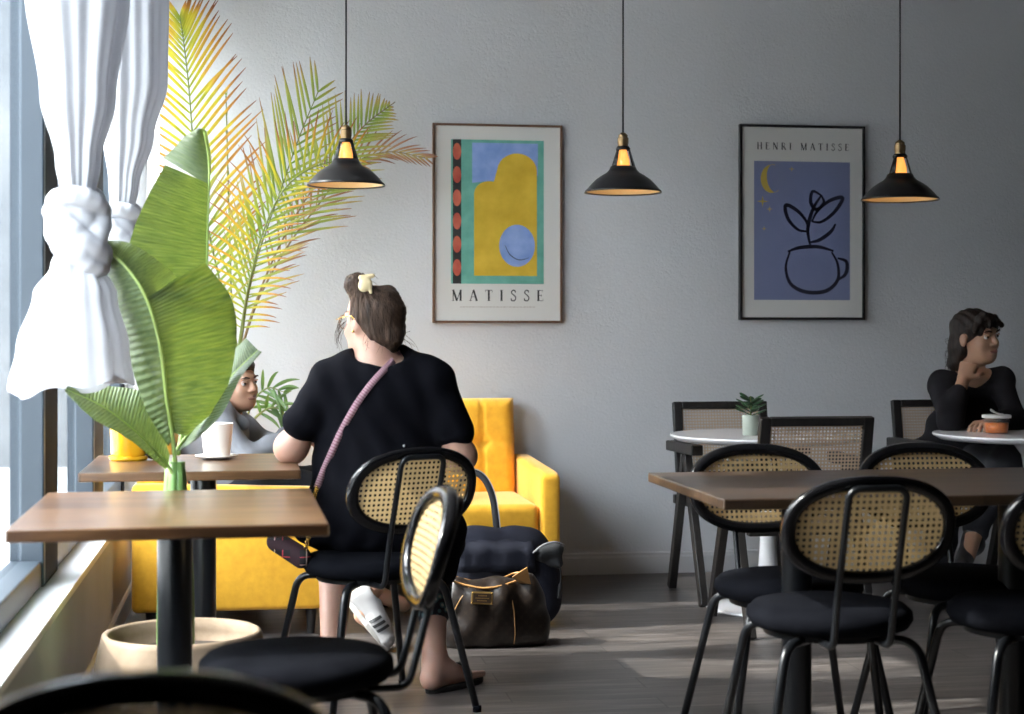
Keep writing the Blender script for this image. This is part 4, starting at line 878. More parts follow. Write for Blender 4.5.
def folds1(X, Y, Z):
    return .0035*np.sin(38*X+9*Z+4*np.sin(5*Z))*np.clip((1.02-Z)*3, 0, 1)+.0025*np.sin(70*X-14*Y+6*np.sin(7*Z))+.002*np.sin(26*Z+12*X)
dress = [ell(chest+Vector((0, -.005, .02)), (.205, .14, .18)), cap(SL+Vector((.035, 0, .0)), SR+Vector((-.035, 0, 0)), .070, .070, .05), ell(hip+Vector((0, -.015, .17)), (.212, .155, .22)), ell(hip+Vector((0, -.01, .02)), (.245, .195, .15)),
         cap(SL+Vector((.012,0,-.01)), SL.lerp(EL, .62), .058, .062, .03), cap(SR+Vector((-.012,0,-.01)), SR.lerp(ER, .66), .058, .061, .03)]
dress += [cap(hip+Vector((-.10, .05, 0)), KL+Vector((0, .0, -.0)), .118, .092), cap(hip+Vector((.10, .05, 0)), KR, .118, .095), cap(hip+Vector((.20, .06, -.05)), KR+Vector((.045, -.08, -.06)), .060, .07), cap(Vector((.625, 5.16, .52)), Vector((.60, 5.14, .38)), .05, .04), ell(((.43), 5.42, .50), (.2, .10, .07)),
          cap(Vector((.18, 5.0, .56)), Vector((.20, 5.2, .52)), .07, .07)]
dress += [cut(nk+Vector((.005, -.03, .055)), (.098, .115, .070), k=.008)]
arm_dir = (EL-SL).normalized(); armr = (ER-SR).normalized()
dr_me = sdf_mesh(dress, vox=.006, k=.045, fold=folds1); dr_me.materials.append(black_c)
for p in dr_me.polygons: p.use_smooth = True
do = bpy.data.objects.new('dress', dr_me); link(do, w1)
bm = bmesh.new(); bm.from_mesh(dr_me); bm.from_mesh(bo1.data); bvh1 = BVHTree.FromBMesh(bm); bm.free()
def hit(px, py, off=.004, fb=4.9):
    d = (P(px, py, 5)-Vector((0, 0, EYE))).normalized(); r = bvh1.ray_cast(Vector((0, 0, EYE)), d)
    return (r[0]-d*off) if r[0] is not None else P(px, py, fb)
for i in range(2): pass
bm = bmesh.new()                                     # small neck button and the centre pleats' seam
bmesh.ops.create_uvsphere(bm, u_segments=10, v_segments=6, radius=.004); bmesh.ops.transform(bm, matrix=Matrix.Translation(hit(404, 446)), verts=bm.verts); obj('button', bm, mat('pearl button', (.5, .5, .5), .3), do)
# leggings
flor = mat('floral leggings', rough=.8); N_, L_, b_ = nt(flor); tc_ = N_.new('ShaderNodeTexCoord'); vo = N_.new('ShaderNodeTexVoronoi'); vo.inputs['Scale'].default_value = 42; L_.new(tc_.outputs['Object'], vo.inputs[0])
rp = N_.new('ShaderNodeValToRGB'); rp.color_ramp.interpolation = 'CONSTANT'; L_.new(vo.outputs['Distance'], rp.inputs[0]); rp.color_ramp.elements[0].color = (.36, .40, .36, 1); rp.color_ramp.elements[1].position = .22; rp.color_ramp.elements[1].color = (.06, .13, .15, 1)
e = rp.color_ramp.elements.new(.42); e.color = (.008, .010, .018, 1); L_.new(rp.outputs[0], b_.inputs['Base Color'])
mR = KR.lerp(AR, .33)+Vector((0, -.022, 0)); mL = KL.lerp(AL, .33)+Vector((0, -.022, 0))
sdf_obj('legging', [cap(KR, mR, .074, .073), cap(mR, mR.lerp(AR, .52), .073, .056)], flor, w1, vox=.006)
sdf_obj('legging', [cap(KL, KL.lerp(mL, .3), .070, .067)], flor, w1, vox=.006)
# sandals
sole_m = mat('dark sandal sole', (.02, .017, .015), .6); strap_t = mat('tan sandal strap', (.40, .30, .20), .5)
for heel, toe, sm in ((hl, tl, strap_t), (hr, tr2, sole_m)):
    hd = (toe-heel).normalized(); sd_ = Vector((hd.y, -hd.x, 0)); bm = bmesh.new(); out = []
    for k in range(28):
        a = 2*PI*k/28; u = math.cos(a); v = math.sin(a); wd = .040+.008*u
        out.append(heel.lerp(toe, .5)+hd*(u*.132)+sd_*v*wd)
    lo = [bm.verts.new((p.x, p.y, .001)) for p in out]; hi = [bm.verts.new((p.x, p.y, .019)) for p in out]; bm.faces.new(lo[::-1]); bm.faces.new(hi)
    for k in range(28): bm.faces.new((lo[k], lo[(k+1) % 28], hi[(k+1) % 28], hi[k]))
    sn = obj('sandal', bm, sole_m, w1, smooth=False, bev=.004)
    mid_ = heel.lerp(toe, .62); pts = [mid_+sd_*(.046*math.cos(a))+Vector((0, 0, .012+.052*math.sin(a))) for a in (PI*i/12 for i in range(13))]
    bm = bmesh.new(); grid(bm, [[p-hd*.013 for p in pts], [p+hd*.013 for p in pts]]); so = obj('strap', bm, sm, sn); md = so.modifiers.new('s', 'SOLIDIFY'); md.thickness = .003
    if sm is strap_t:
        mid_ = heel.lerp(toe, .12); pts = [mid_+sd_*(.040*math.cos(a))-hd*.030*math.sin(a)+Vector((0, 0, .055)) for a in (PI*i/12 for i in range(13))]
        bm = bmesh.new(); grid(bm, [[p-Vector((0, 0, .01)) for p in pts], [p+Vector((0, 0, .01)) for p in pts]]); so = obj('strap', bm, sm, sn); md = so.modifiers.new('s', 'SOLIDIFY'); md.thickness = .003
# hair: swept up towards a clip
hg = lambda x, y, z: gh(x, y, z)
bun = P(359, 287, 4.99); ridge = P(388, 296, 5.04); crown = gh(0, -.02, .055)
def fold_h(X, Y, Z):
    A_ = np.arctan2(X-bun.x, (Z-bun.z)-.02); return .0011*np.sin(31*A_+9*np.sin(14*Z+20*X))+.0010*np.sin(73*A_+30*Y+5*np.sin(40*X))
hp = [ell(gh(0, -.030, .022), (.086, .092, .088), Rh), ell(gh(0, -.058, -.028), (.072, .050, .060), Rh), cap(gh(.0, -.075, -.045), bun+Vector((.01, -.01, -.03)), .040, .034), cap(gh(.055, -.035, -.03), ridge, .042, .034), cap(gh(-.050, -.02, .02), bun+Vector((0, 0, -.02)), .035, .03),
      ell(bun+Vector((-.004, 0, .008)), (.042, .040, .038)), ell(ridge+Vector((-.004, 0, -.008)), (.032, .04, .034)), ell(bun+Vector((-.022, 0, .008)), (.018, .026, .022)), cap(gh(0, -.07, -.06), gh(.0, -.062, -.085), .045, .03)]
sdf_obj('hair', hp, hair_b, w1, vox=.004, k=.016, fold=fold_h, planes=[(gh(0, .052, .03), (gh(0, 1, .15)-gh(0, 0, 0)))])
rnd = random.Random(2); sp = []
for k in range(46):
    a0 = gh(rnd.uniform(-.08, .085), rnd.uniform(-.09, -.02), rnd.uniform(-.085, -.02)); d_ = Vector((rnd.uniform(-.04, .05), rnd.uniform(-.03, .01), rnd.uniform(-.06, -.01)))
    sp.append([a0, a0+d_*.5+Vector((rnd.uniform(-.01, .01), 0, 0)), a0+d_])
for k in range(18):
    a0 = gh(-.075, rnd.uniform(.02, .06), rnd.uniform(-.02, .04)); d_ = Vector((rnd.uniform(-.03, -.0), rnd.uniform(-.01, .02), rnd.uniform(-.09, -.03))); sp.append([a0, a0+d_*.5+Vector((-.012, 0, 0)), a0+d_])
for k in range(30):
    a0 = bun+Vector((rnd.uniform(-.03, .03), -.02, rnd.uniform(-.03, .03))); d_ = Vector((rnd.uniform(-.03, .04), rnd.uniform(-.01, 0), rnd.uniform(-.03, .03))); sp.append([a0, a0+d_*.5+Vector((0, 0, .01)), a0+d_])
strands(w1, sp, hair_b)
clipm = mat('cream and amber hair clip', (.80, .66, .40), .25); cp = P(365, 284, 4.945)
sdf_obj('hair_clip', [ell(cp+Vector((.0, .004, -.002)), (.020, .010, .024), (0, .5, 0)), cap(cp+Vector((-.012, .006, .020)), cp+Vector((.024, .008, .026)), .008, .007), cap(cp+Vector((.014, .004, .004)), cp+Vector((.018, .004, -.026)), .007, .005)], clipm, w1, vox=.002, k=.006)
gold_m = mat('gold metal', (.75, .48, .14), .25, .9)
gl = []
for sx in (-1,): 
    tube_pts = [gh(sx*.084, -.018, .012), gh(sx*.086, .02, .016), gh(sx*.078, .075, .016)]
bm = tube(bmesh.new(), smoothpath([gh(-.085, -.016, .004), gh(-.088, .0, .018), gh(-.086, .04, .018), gh(-.072, .085, .016)], 5), .0018, 8)
for sx in (-1, 1):
    tube(bm, [gh(sx*.036+.024*math.cos(a), .098-.012*abs(math.cos(a)), .010+.021*math.sin(a)) for a in (2*PI*i/20 for i in range(21))], .0012, 6)
tube(bm, [gh(-.012, .10, .014), gh(.012, .10, .014)], .0018, 6); tag(obj('eyeglasses', bm, gold_m), 'gold-rimmed eyeglasses worn by the woman seen from behind', 'eyeglasses')
bm = bmesh.new(); bmesh.ops.create_uvsphere(bm, u_segments=10, v_segments=8, radius=.005); bmesh.ops.transform(bm, matrix=Matrix.Translation(gh(-.086, -.004, -.030)), verts=bm.verts); obj('earring', bm, gold_m, w1)
# --- her crossbody bag
plaid = mat('black and red plaid cloth', rough=.8); N_, L_, b_ = nt(plaid); tc_ = N_.new('ShaderNodeTexCoord'); sx_ = N_.new('ShaderNodeSeparateXYZ'); L_.new(tc_.outputs['Object'], sx_.inputs[0]); prev = None
for ax_, fr_q, wd_, colr in ((0, 42, .12, (.50, .05, .07)), (2, 42, .12, (.50, .05, .07)), (0, 21, .05, (.6, .5, .45)), (2, 21, .05, (.6, .5, .45)), (0, 10.5, .3, (.035, .012, .018)), (2, 10.5, .3, (.035, .012, .018))):
    m1 = N_.new('ShaderNodeMath'); m1.operation = 'MULTIPLY'; m1.inputs[1].default_value = fr_q; L_.new(sx_.outputs[ax_], m1.inputs[0]); m2 = N_.new('ShaderNodeMath'); m2.operation = 'FRACT'; L_.new(m1.outputs[0], m2.inputs[0])
    m3 = N_.new('ShaderNodeMath'); m3.operation = 'LESS_THAN'; m3.inputs[1].default_value = wd_; L_.new(m2.outputs[0], m3.inputs[0]); mm = N_.new('ShaderNodeMix'); mm.data_type = 'RGBA'; L_.new(m3.outputs[0], mm.inputs[0])
    mm.inputs[6].default_value = (.012, .011, .014, 1); mm.inputs[7].default_value = (*colr, 1)
    if prev: L_.new(prev, mm.inputs[6])
    prev = mm.outputs[2]
L_.new(prev, b_.inputs['Base Color'])
pinkm = mat('pink and plum woven strap', rough=.8); N_, L_, b_ = nt(pinkm); tc_ = N_.new('ShaderNodeTexCoord'); wv = N_.new('ShaderNodeTexWave'); wv.bands_direction = 'Y'; wv.inputs['Scale'].default_value = 22; L_.new(tc_.outputs['UV'], wv.inputs[0])
rp = N_.new('ShaderNodeValToRGB'); L_.new(wv.outputs[0], rp.inputs[0]); rp.color_ramp.elements[0].position = .25; rp.color_ramp.elements[0].color = (.27, .12, .17, 1); rp.color_ramp.elements[1].position = .5; rp.color_ramp.elements[1].color = (.40, .25, .29, 1); L_.new(rp.outputs[0], b_.inputs['Base Color'])
bag = thing('crossbody_bag', 'small plaid crossbody bag with a pink strap worn by the woman in the black dress', 'bag', P(290, 549, 4.90))
def lb(bm): bmesh.ops.transform(bm, matrix=Matrix.Translation(-bag.location), verts=bm.verts); return bm
line = [(401, 353), (392, 362), (383, 371), (372, 383), (360, 399), (349, 417), (339, 436), (330, 456), (323, 472), (317, 488)]
pts = [hit(px, py, .006) for px, py in line]; pts = [pts[0]+Vector((.012, .10, -.002))]+pts; ps = smoothpath(pts, 4); rows = []
for i, p in enumerate(ps):
    t_ = (ps[min(i+1, len(ps)-1)]-ps[max(i-1, 0)]).normalized(); n_ = (Vector((0, 0, EYE))-p).normalized(); s_ = t_.cross(n_).normalized()*.0105; rows.append([p-s_, p+s_])
bm = bmesh.new(); grid(bm, rows, uv=True); so = obj('strap', lb(bm), pinkm, bag); md = so.modifiers.new('s', 'SOLIDIFY'); md.thickness = .002; md.offset = 1
a_, b_2 = P(276, 541, 4.92)-bag.location, P(304, 556, 4.90)-bag.location
sdf_obj('pouch', [cap(a_+Vector((0, 0, .006)), b_2+Vector((-.008, 0, .006)), .022, .022), cap(a_+Vector((0, 0, -.008)), b_2+Vector((-.008, 0, -.012)), .022, .025)], plaid, bag, vox=.004)
bm = bmesh.new(); ch = smoothpath([P(317, 488, 4.86), P(312, 505, 4.87), P(311, 525, 4.88), P(306, 548, 4.87)], 9)
for i, p in enumerate(ch):
    ring = [p+Vector((.0055*math.cos(a)*(1 if i % 2 else .4), .0055*math.cos(a)*(.4 if i % 2 else 1), .0075*math.sin(a))) for a in (2*PI*k/10 for k in range(11))]; tube(bm, ring, .0012, 5)
obj('chain', lb(bm), gold_m, bag)

# --- the person in grey on the armchair
w2 = thing('person', 'person in a grey hooded sweatshirt reclining in the side-on yellow armchair', 'person', (0, 0, 0))
hc = P(236, 384, 6.42); gh, Rh = frame_of(hc, (.72, -.68, -.05), (-.15, 0, 1)); hipg = Vector((-.12, 6.54, .53)); SN, SF = P(214, 418, 6.30), Vector((-.15, 6.74, .84)); SN.z = .835
EN, WN = P(248, 462, 6.20), P(283, 440, 6.28); EN.z = .655; EF, WF = Vector((.06, 6.78, .66)), P(290, 436, 6.42)
KN, KF = Vector((.36, 6.36, .52)), Vector((.36, 6.68, .52)); AN, AF = P(374, 586, 5.90), Vector((.46, 6.55, .10))
hipn = hipg+Vector((0, -.09, 0)); hipf = hipg+Vector((0, .09, 0)); chg = Vector((-.17, 6.52, .73))
body = head_prims(gh, Rh, .98)+[cap(Vector((hc.x-.03, 6.47, .83)), hc+Vector((-.01, .01, -.04)), .052, .050), cap(SN, SF, .055, .055), ell(chg, (.115, .17, .17)), ell(hipg, (.13, .17, .12)), cap(SN, EN, .048, .040), cap(EN, WN, .040, .026), cap(SF, EF, .048, .04), cap(EF, WF, .04, .026),
      cap(hipn, KN, .085, .060), cap(hipf, KF, .085, .060), cap(KN, KN.lerp(AN, .4)+Vector((-.02, 0, 0)), .056, .052), cap(KN.lerp(AN, .4)+Vector((-.02, 0, 0)), AN, .052, .034), cap(KF, AF, .056, .036), cap(AF, AF+Vector((.13, -.03, -.055)), .034, .03)]
toe = P(384, 642, 5.80); toe.z = .035; heel = P(353, 604, 5.86); ball = heel.lerp(toe, .72)
body += [cap(AN, heel.lerp(toe, .30), .032, .026), cap(heel.lerp(toe, .3), toe.lerp(heel, .12), .022, .020)] + hand_prims(WN, (.9, .1, .25), (0, .4, -.6), (0, .8, .5), .5) + hand_prims(WF, (.5, -.6, .1), (0, 0, -1), (-.6, -.6, 0), .5)
sdf_obj('body', body, sk2, w2, vox=.006, k=.028)
face_parts(gh, Rh, w2, .98, lid=sk2, lip=(.27, .12, .09))
def folds2(X, Y, Z): return .004*np.sin(44*X+22*Z+3*np.sin(9*Y))+.003*np.sin(30*Y-35*Z+3*np.sin(11*X))
sdf_obj('sweatshirt', [cap(SN, SF, .072, .072), ell(chg, (.135, .19, .20)), ell(hipg+Vector((0, 0, .03)), (.15, .19, .13)), cap(SN, EN, .064, .056), cap(EN, WN+(EN-WN)*.12, .056, .044), cap(SF, EF, .064, .056), cap(EF, WF+(EF-WF)*.12, .056, .046),
     cap(Vector((hc.x-.09, 6.40, .845)), Vector((hc.x-.09, 6.58, .845)), .045, .045), cap(Vector((hc.x-.06, 6.37, .835)), Vector((hc.x+.03, 6.36, .80)), .032, .022), cut((hc.x+.005, 6.46, .89), (.062, .066, .09), k=.01)], grey_c, w2, vox=.006, k=.035, fold=folds2)
sdf_obj('trousers', [ell(hipg, (.145, .185, .125)), cap(hipn, KN, .098, .075), cap(hipf, KF, .098, .075), cap(KN, KN.lerp(AN, .66), .070, .052), cap(KF, KF.lerp(AF, .85), .070, .055)], dark_t, w2, vox=.007, k=.03, fold=folds2)
sdf_obj('hair', [ell(gh(0, -.020, .038), (.080, .093, .078), Rh), ell(gh(0, -.055, -.02), (.068, .048, .06), Rh), ell(gh(0, .03, .075), (.06, .05, .028), Rh)], hair_k, w2, vox=.004, k=.02, planes=[(gh(0, .058, .045), (gh(0, 1, -.75)-gh(0, 0, 0)))])
# white trainer with three dark stripes
fx = (toe-heel).normalized(); upv = Vector((.62, 0, .55)); upv = (upv-fx*upv.dot(fx)).normalized(); sd_ = fx.cross(upv)
tr = bpy.data.objects.new('trainer', None); 
wh = mat('white leather shoe', (.30, .295, .30), .5)
S_ = lambda a, b, c: heel+fx*a+upv*b+sd_*c
L0 = (toe-heel).length+.03
tra = sdf_obj('trainer', [cap(S_(0, .03, 0), S_(L0*.62, .026, 0), .036, .034), cap(S_(L0*.55, .016, .004), S_(L0-.03, .012, .006), .040, .032), ell(S_(.005, .055, 0), (.033, .033, .036)), cap(S_(.03, .06, 0), S_(L0*.55, .035, 0), .034, .030), cut(S_(.03, .105, 0), (.035, .028, .03), k=.008)], wh, w2, vox=.003, k=.018, planes=[(S_(0, -.016, 0), -upv)])
bm = bmesh.new(); out = [S_(L0*.47+math.cos(a)*L0*.56, -.017, math.sin(a)*(.041 if math.cos(a) > 0 else .035)) for a in (2*PI*k/28 for k in range(28))]
v0 = [bm.verts.new(p) for p in out]; v1 = [bm.verts.new(p+upv*.020) for p in out]; bm.faces.new(v0); bm.faces.new(v1[::-1])
for k in range(28): bm.faces.new((v0[k], v1[k], v1[(k+1) % 28], v0[(k+1) % 28]))
obj('sole', bm, mat('off white rubber', (.30, .29, .275), .6), tra, smooth=False, bev=.003)
bm = bmesh.new(); bm.from_mesh(tra.data); bv2 = BVHTree.FromBMesh(bm); bm.free(); stripe_m = mat('black shoe stripe', (.012, .012, .014), .5)
camp = Vector((0, 0, EYE))
for k in range(3):
    rows = []
    for u in range(7):
        r = []
        for v in (0, 1):
            q = S_(L0*(.37+.105*k)+.012*v+.012*u/6, .006+.046*u/6, -.0); rr = bv2.ray_cast(q-sd_*.0+Vector((0, -.2, 0)), Vector((0, 1, 0))); r.append((rr[0]+Vector((0, -.0015, 0))) if rr[0] is not None else q+Vector((0, -.035, 0)))
        rows.append(r)
    bm = bmesh.new(); grid(bm, rows); so = obj('stripe', bm, stripe_m, tra, smooth=False); md = so.modifiers.new('s', 'SOLIDIFY'); md.thickness = .0012
# laces / tongue
sdf_obj('tongue', [cap(S_(.055, .075, 0), S_(L0*.45, .058, 0), .012, .010)], wh, tra, vox=.003)
bm = bmesh.new()
for k in range(5): a0 = L0*.30+k*.016; tube(bm, smoothpath([S_(a0, .052-.004*k, -.024), S_(a0+.004, .069-.005*k, 0), S_(a0, .052-.004*k, .024)], 4), .0022, 6)
obj('laces', bm, wh, tra)

# --- the woman in the black sweater
w3 = thing('person', 'dark-haired woman in a black sweater resting her cheek on her fist at right', 'person', (0, 0, 0))
hc = P(977, 338, 6.84); gh, Rh = frame_of(hc, (.42, -.90, -.06), (-.09, 0, 1)); hp3 = Vector((3.09, 6.88, .56)); SLi, SRi = P(942, 385, 6.86), P(1001, 381, 6.80); ch3 = P(972, 425, 6.88)
E1, W1_ = P(950, 424, 6.60), P(963, 381, 6.72); E1.z = .775; E2, W2_ = P(1014, 424, 6.62), P(990, 427, 6.52); E2.z = .77; W2_.z = .765
hs = 1.10
body = head_prims(gh, Rh, hs)+[cap(P(972, 380, 6.88), gh(0, -.02, -.05), .056, .052), cap(SLi, SRi, .058, .058), ell(ch3, (.15, .11, .18)), ell(hp3, (.17, .15, .12)), ell((hp3+ch3)/2, (.14, .11, .16)), cap(SLi, E1, .050, .040), cap(E1, W1_, .040, .027), cap(SRi, E2, .050, .042), cap(E2, W2_, .040, .027)]
K1, K2 = Vector((2.93, 6.48, .55)), Vector((3.16, 6.42, .60)); A1, A2 = Vector((2.90, 6.50, .12)), P(974, 535, 6.35)
body += [cap(hp3+Vector((-.08, -.02, 0)), K1, .085, .06), cap(hp3+Vector((.08, -.02, 0)), K2, .085, .06), cap(K1, A1, .056, .036), cap(K2, A2, .056, .036), cap(A1, A1+Vector((-.02, -.14, -.06)), .034, .03), cap(A2, P(968, 556, 6.25), .034, .030)]
# fist against the cheek
fd = (gh(.062, .045, -.020)-W1_).normalized(); W1h = W1_
body += hand_prims(W1_+fd*.004, fd, Vector((.6, .8, .1)), (.2, -1, .2), 1.25, 1.0, .02)
body += hand_prims(W2_, (-.75, -.55, 0), (0, 0, -1), (-.3, .9, 0), .55, 1.0)
sdf_obj('body', body, sk3, w3, vox=.005, k=.026)
face_parts(gh, Rh, w3, hs, lip=(.30, .12, .10), lid=sk3)
def folds3(X, Y, Z): return .003*np.sin(40*X+30*Z+3*np.sin(9*Y))+.003*np.sin(26*X-38*Z+2*np.sin(13*Z))
sdf_obj('sweater', [cap(SLi, SRi, .062, .062), ell(ch3, (.165, .13, .19)), ell((hp3+ch3)/2, (.165, .14, .2)), ell(hp3+Vector((0, 0, .03)), (.19, .17, .11)), cap(SLi, E1, .058, .054), cap(E1, E1.lerp(W1_, .62), .060, .046), cap(SRi, E2, .058, .054), cap(E2, E2.lerp(W2_, .80), .056, .046), cut(P(975, 372, 6.80), (.072, .09, .062), k=.01)], knit, w3, vox=.006, k=.024, fold=folds3)
sdf_obj('trousers', [ell(hp3, (.185, .165, .125)), cap(hp3+Vector((-.08, -.02, 0)), K1, .095, .072), cap(hp3+Vector((.08, -.02, 0)), K2, .095, .074), cap(K1, K1.lerp(A1, .9), .068, .055), cap(K2, K2.lerp(A2, .92), .068, .054)], dark_t, w3, vox=.007, k=.03, fold=folds3)
shoe_m = mat('black shoe', (.014, .013, .014), .4)
for a_, t_2 in ((A1, A1+Vector((-.03, -.17, -.08))), (A2, P(962, 566, 6.20))):
    d_ = (t_2-a_).normalized(); sh = sdf_obj('shoe', [cap(a_+Vector((0, .02, -.03)), t_2, .040, .036), cap(a_+Vector((0, 0, .01)), a_+Vector((0, .0, -.04)), .042, .045)], shoe_m, w3, vox=.005)
    sdf_obj('sole', [cap(a_+Vector((0, .02, -.062)), t_2+Vector((0, 0, -.030)), .018, .016)], mat('pale sole', (.35, .34, .33), .6), sh, vox=.005)
def fold_h3(X, Y, Z): return .002*np.sin(170*X+30*Z+5*np.sin(20*Z))
sdf_obj('hair', [ell(gh(0, -.022*hs, .040*hs), (.086*hs, .100*hs, .082*hs), Rh), ell(gh(.01, -.07, -.02), (.080, .055, .075), Rh), ell(gh(.045, -.055, -.045), (.050, .055, .055), Rh), cap(gh(.055, -.065, -.05), gh(.072, -.07, -.115), .040, .030), cap(gh(.072, -.07, -.115), gh(.066, -.055, -.165), .030, .012),
     cap(gh(.030, .070, .108), gh(-.060, .088, .060), .020, .012), cap(gh(.045, .060, .100), gh(.080, .055, .045), .020, .010), cap(gh(.0, .080, .100), gh(.035, .100, .062), .014, .008), cap(gh(-.045, .06, .09), gh(-.084, .035, .035), .018, .010), cap(gh(.083, .02, .05), gh(.086, .012, .0), .010, .006),
     cut(gh(-.005, .108, -.040), (.083, .056, .085), Rh, .01), cut(gh(.094, .0, -.004), (.022, .026, .034), Rh, .006)], hair_k, w3, vox=.004, k=.012, fold=fold_h3)
rnd = random.Random(9); sp = []
for k in range(40):
    a0 = gh(rnd.uniform(-.05, .06), rnd.uniform(.07, .09), rnd.uniform(.07, .095)); sp.append([a0, a0+gh(0, .016, -.018)-gh(0, 0, 0), a0+gh(rnd.uniform(-.01, .01), .014, -.045)-gh(0, 0, 0)])
for k in range(30):
    a0 = gh(.08, rnd.uniform(-.10, -.05), rnd.uniform(-.14, .0)); sp.append([a0, a0+Vector((-.015, 0, -.01)), a0+Vector((rnd.uniform(-.03, .01), 0, -.04))])
strands(w3, sp, hair_k, r=.0010)

# ------------------------------------------------------------------ handbag, backpack and table things
leather = mat('brown monogram leather', rough=.38, Coat_Weight=.15); N_, L_, b_ = nt(leather); tc_ = N_.new('ShaderNodeTexCoord'); cols = []
mp_ = N_.new('ShaderNodeMapping'); mp_.inputs['Rotation'].default_value = (0, .78, 0); L_.new(tc_.outputs['Object'], mp_.inputs[0])
vm = N_.new('ShaderNodeVectorMath'); vm.operation = 'SCALE'; vm.inputs['Scale'].default_value = 38; L_.new(mp_.outputs[0], vm.inputs[0]); vf = N_.new('ShaderNodeVectorMath'); vf.operation = 'FRACTION'; L_.new(vm.outputs[0], vf.inputs[0])
vs_ = N_.new('ShaderNodeVectorMath'); vs_.operation = 'SUBTRACT'; vs_.inputs[1].default_value = (.5, .5, .5); L_.new(vf.outputs[0], vs_.inputs[0]); sp_ = N_.new('ShaderNodeSeparateXYZ'); L_.new(vs_.outputs[0], sp_.inputs[0]); cb = N_.new('ShaderNodeCombineXYZ'); L_.new(sp_.outputs[0], cb.inputs[0]); L_.new(sp_.outputs[2], cb.inputs[1])
ln = N_.new('ShaderNodeVectorMath'); ln.operation = 'LENGTH'; L_.new(cb.outputs[0], ln.inputs[0])
at_ = N_.new('ShaderNodeMath'); at_.operation = 'ARCTAN2'; L_.new(sp_.outputs[0], at_.inputs[0]); L_.new(sp_.outputs[2], at_.inputs[1]); m4 = N_.new('ShaderNodeMath'); m4.operation = 'MULTIPLY'; m4.inputs[1].default_value = 4; L_.new(at_.outputs[0], m4.inputs[0])
cs = N_.new('ShaderNodeMath'); cs.operation = 'COSINE'; L_.new(m4.outputs[0], cs.inputs[0]); ma = N_.new('ShaderNodeMath'); ma.operation = 'MULTIPLY_ADD'; ma.inputs[1].default_value = .10; ma.inputs[2].default_value = .22; L_.new(cs.outputs[0], ma.inputs[0])
lt = N_.new('ShaderNodeMath'); lt.operation = 'LESS_THAN'; L_.new(ln.outputs['Value'], lt.inputs[0]); L_.new(ma.outputs[0], lt.inputs[1]); mm = N_.new('ShaderNodeMix'); mm.data_type = 'RGBA'; L_.new(lt.outputs[0], mm.inputs[0])
mm.inputs[6].default_value = (.013, .008, .006, 1); mm.inputs[7].default_value = (.026, .017, .011, 1); L_.new(mm.outputs[2], b_.inputs['Base Color'])
trimm = mat('tan leather trim', (.50, .26, .09), .4); plaque_m = mat('gold plaque', (.60, .40, .14), .3, .8)
hb = thing('handbag', 'slouchy brown monogram handbag with tan trim and a gold plaque on the floor', 'bag', (PX(493, 5.86), 5.86, 0)); o = hb.location
Q = lambda px, py, Y=5.86: P(px, py, Y)-o
def fold_b(X, Y, Z): return .006*np.sin(26*X+16*Z+3*np.sin(9*X))*np.clip(Z*5, 0, 1)+.003*np.sin(60*X-20*Z)
zt = [(452, 578), (470, 583), (490, 586), (510, 582), (527, 573)]
prb = [cap(Q(460, 600), Q(528, 600), .055, .055), cap(Q(455, 633), Q(530, 633), .060, .060), cap((-.13, 0, .045), (.13, 0, .045), .062, .062), ell((0, 0, .12), (.155, .082, .13)), cap(Q(524, 580), Q(534, 620), .030, .045), cap(Q(456, 585), Q(452, 628), .022, .035)]
hbm = sdf_obj('bag_body', prb, leather, hb, vox=.005, k=.05, fold=fold_b, planes=[((0, 0, .002), (0, 0, -1)), (Q(452, 578), (-.10, 0, 1)), (Q(527, 573), (.14, 0, 1))])
bm = bmesh.new(); bm.from_mesh(hbm.data); bvb = BVHTree.FromBMesh(bm); bm.free()
def hb_hit(px, py, off=.002):
    d = (P(px, py, 5.86)-camp).normalized(); r = bvb.ray_cast(camp-o, d); return (r[0]-d*off) if r[0] is not None else Q(px, py, 5.80)
rim = [hb_hit(px, py+2, .003) for px, py in ((449, 577), (458, 581), (470, 584), (482, 586), (496, 585), (510, 581), (520, 577), (528, 571))]
obj('rim_trim', tube(bmesh.new(), smoothpath(rim, 5), .0042, 8), trimm, hb)
rim2 = [p+Vector((0, .10, .008)) for p in rim]; obj('rim_trim', tube(bmesh.new(), smoothpath([rim[0]]+rim2[1:-1]+[rim[-1]], 5), .0038, 8), trimm, hb)
for l in ([(452, 615), (460, 600), (470, 586)], [(507, 583), (513, 605), (515, 630), (514, 644)]):
    obj('seam', tube(bmesh.new(), smoothpath([hb_hit(px, py, .0015) for px, py in l], 5), .0022, 6), trimm, hb)
c_ = hb_hit(521, 576, .006); bm = bmesh.new(); tube(bm, [c_+Vector((.014*math.cos(a), 0, .014*math.sin(a))) for a in (2*PI*i/20 for i in range(21))], .0035, 8); obj('ring', bm, gold_m, hb)
bm = bmesh.new(); vv = [bm.verts.new(hb_hit(px, py, .002)) for px, py in ((512, 577), (527, 567), (531, 584), (520, 583))]; bm.faces.new(vv); ob_ = obj('ring_patch', bm, trimm, hb, smooth=False); md = ob_.modifiers.new('s', 'SOLIDIFY'); md.thickness = .003; md.offset = 0
c_ = hb_hit(482, 598, .010); bx_ = obj('plaque', B((-.040, .040, -.004, .0, -.023, .023)), plaque_m, hb, smooth=False, bev=.002); bx_.location = c_; bx_.rotation_euler = (0, D2(3), D2(-4))
obj('plaque_panel', B((-.033, .033, -.0052, -.004, -.017, .017)), mat('dark plaque panel', (.06, .035, .02), .4), bx_, smooth=False)
bm = bmesh.new()
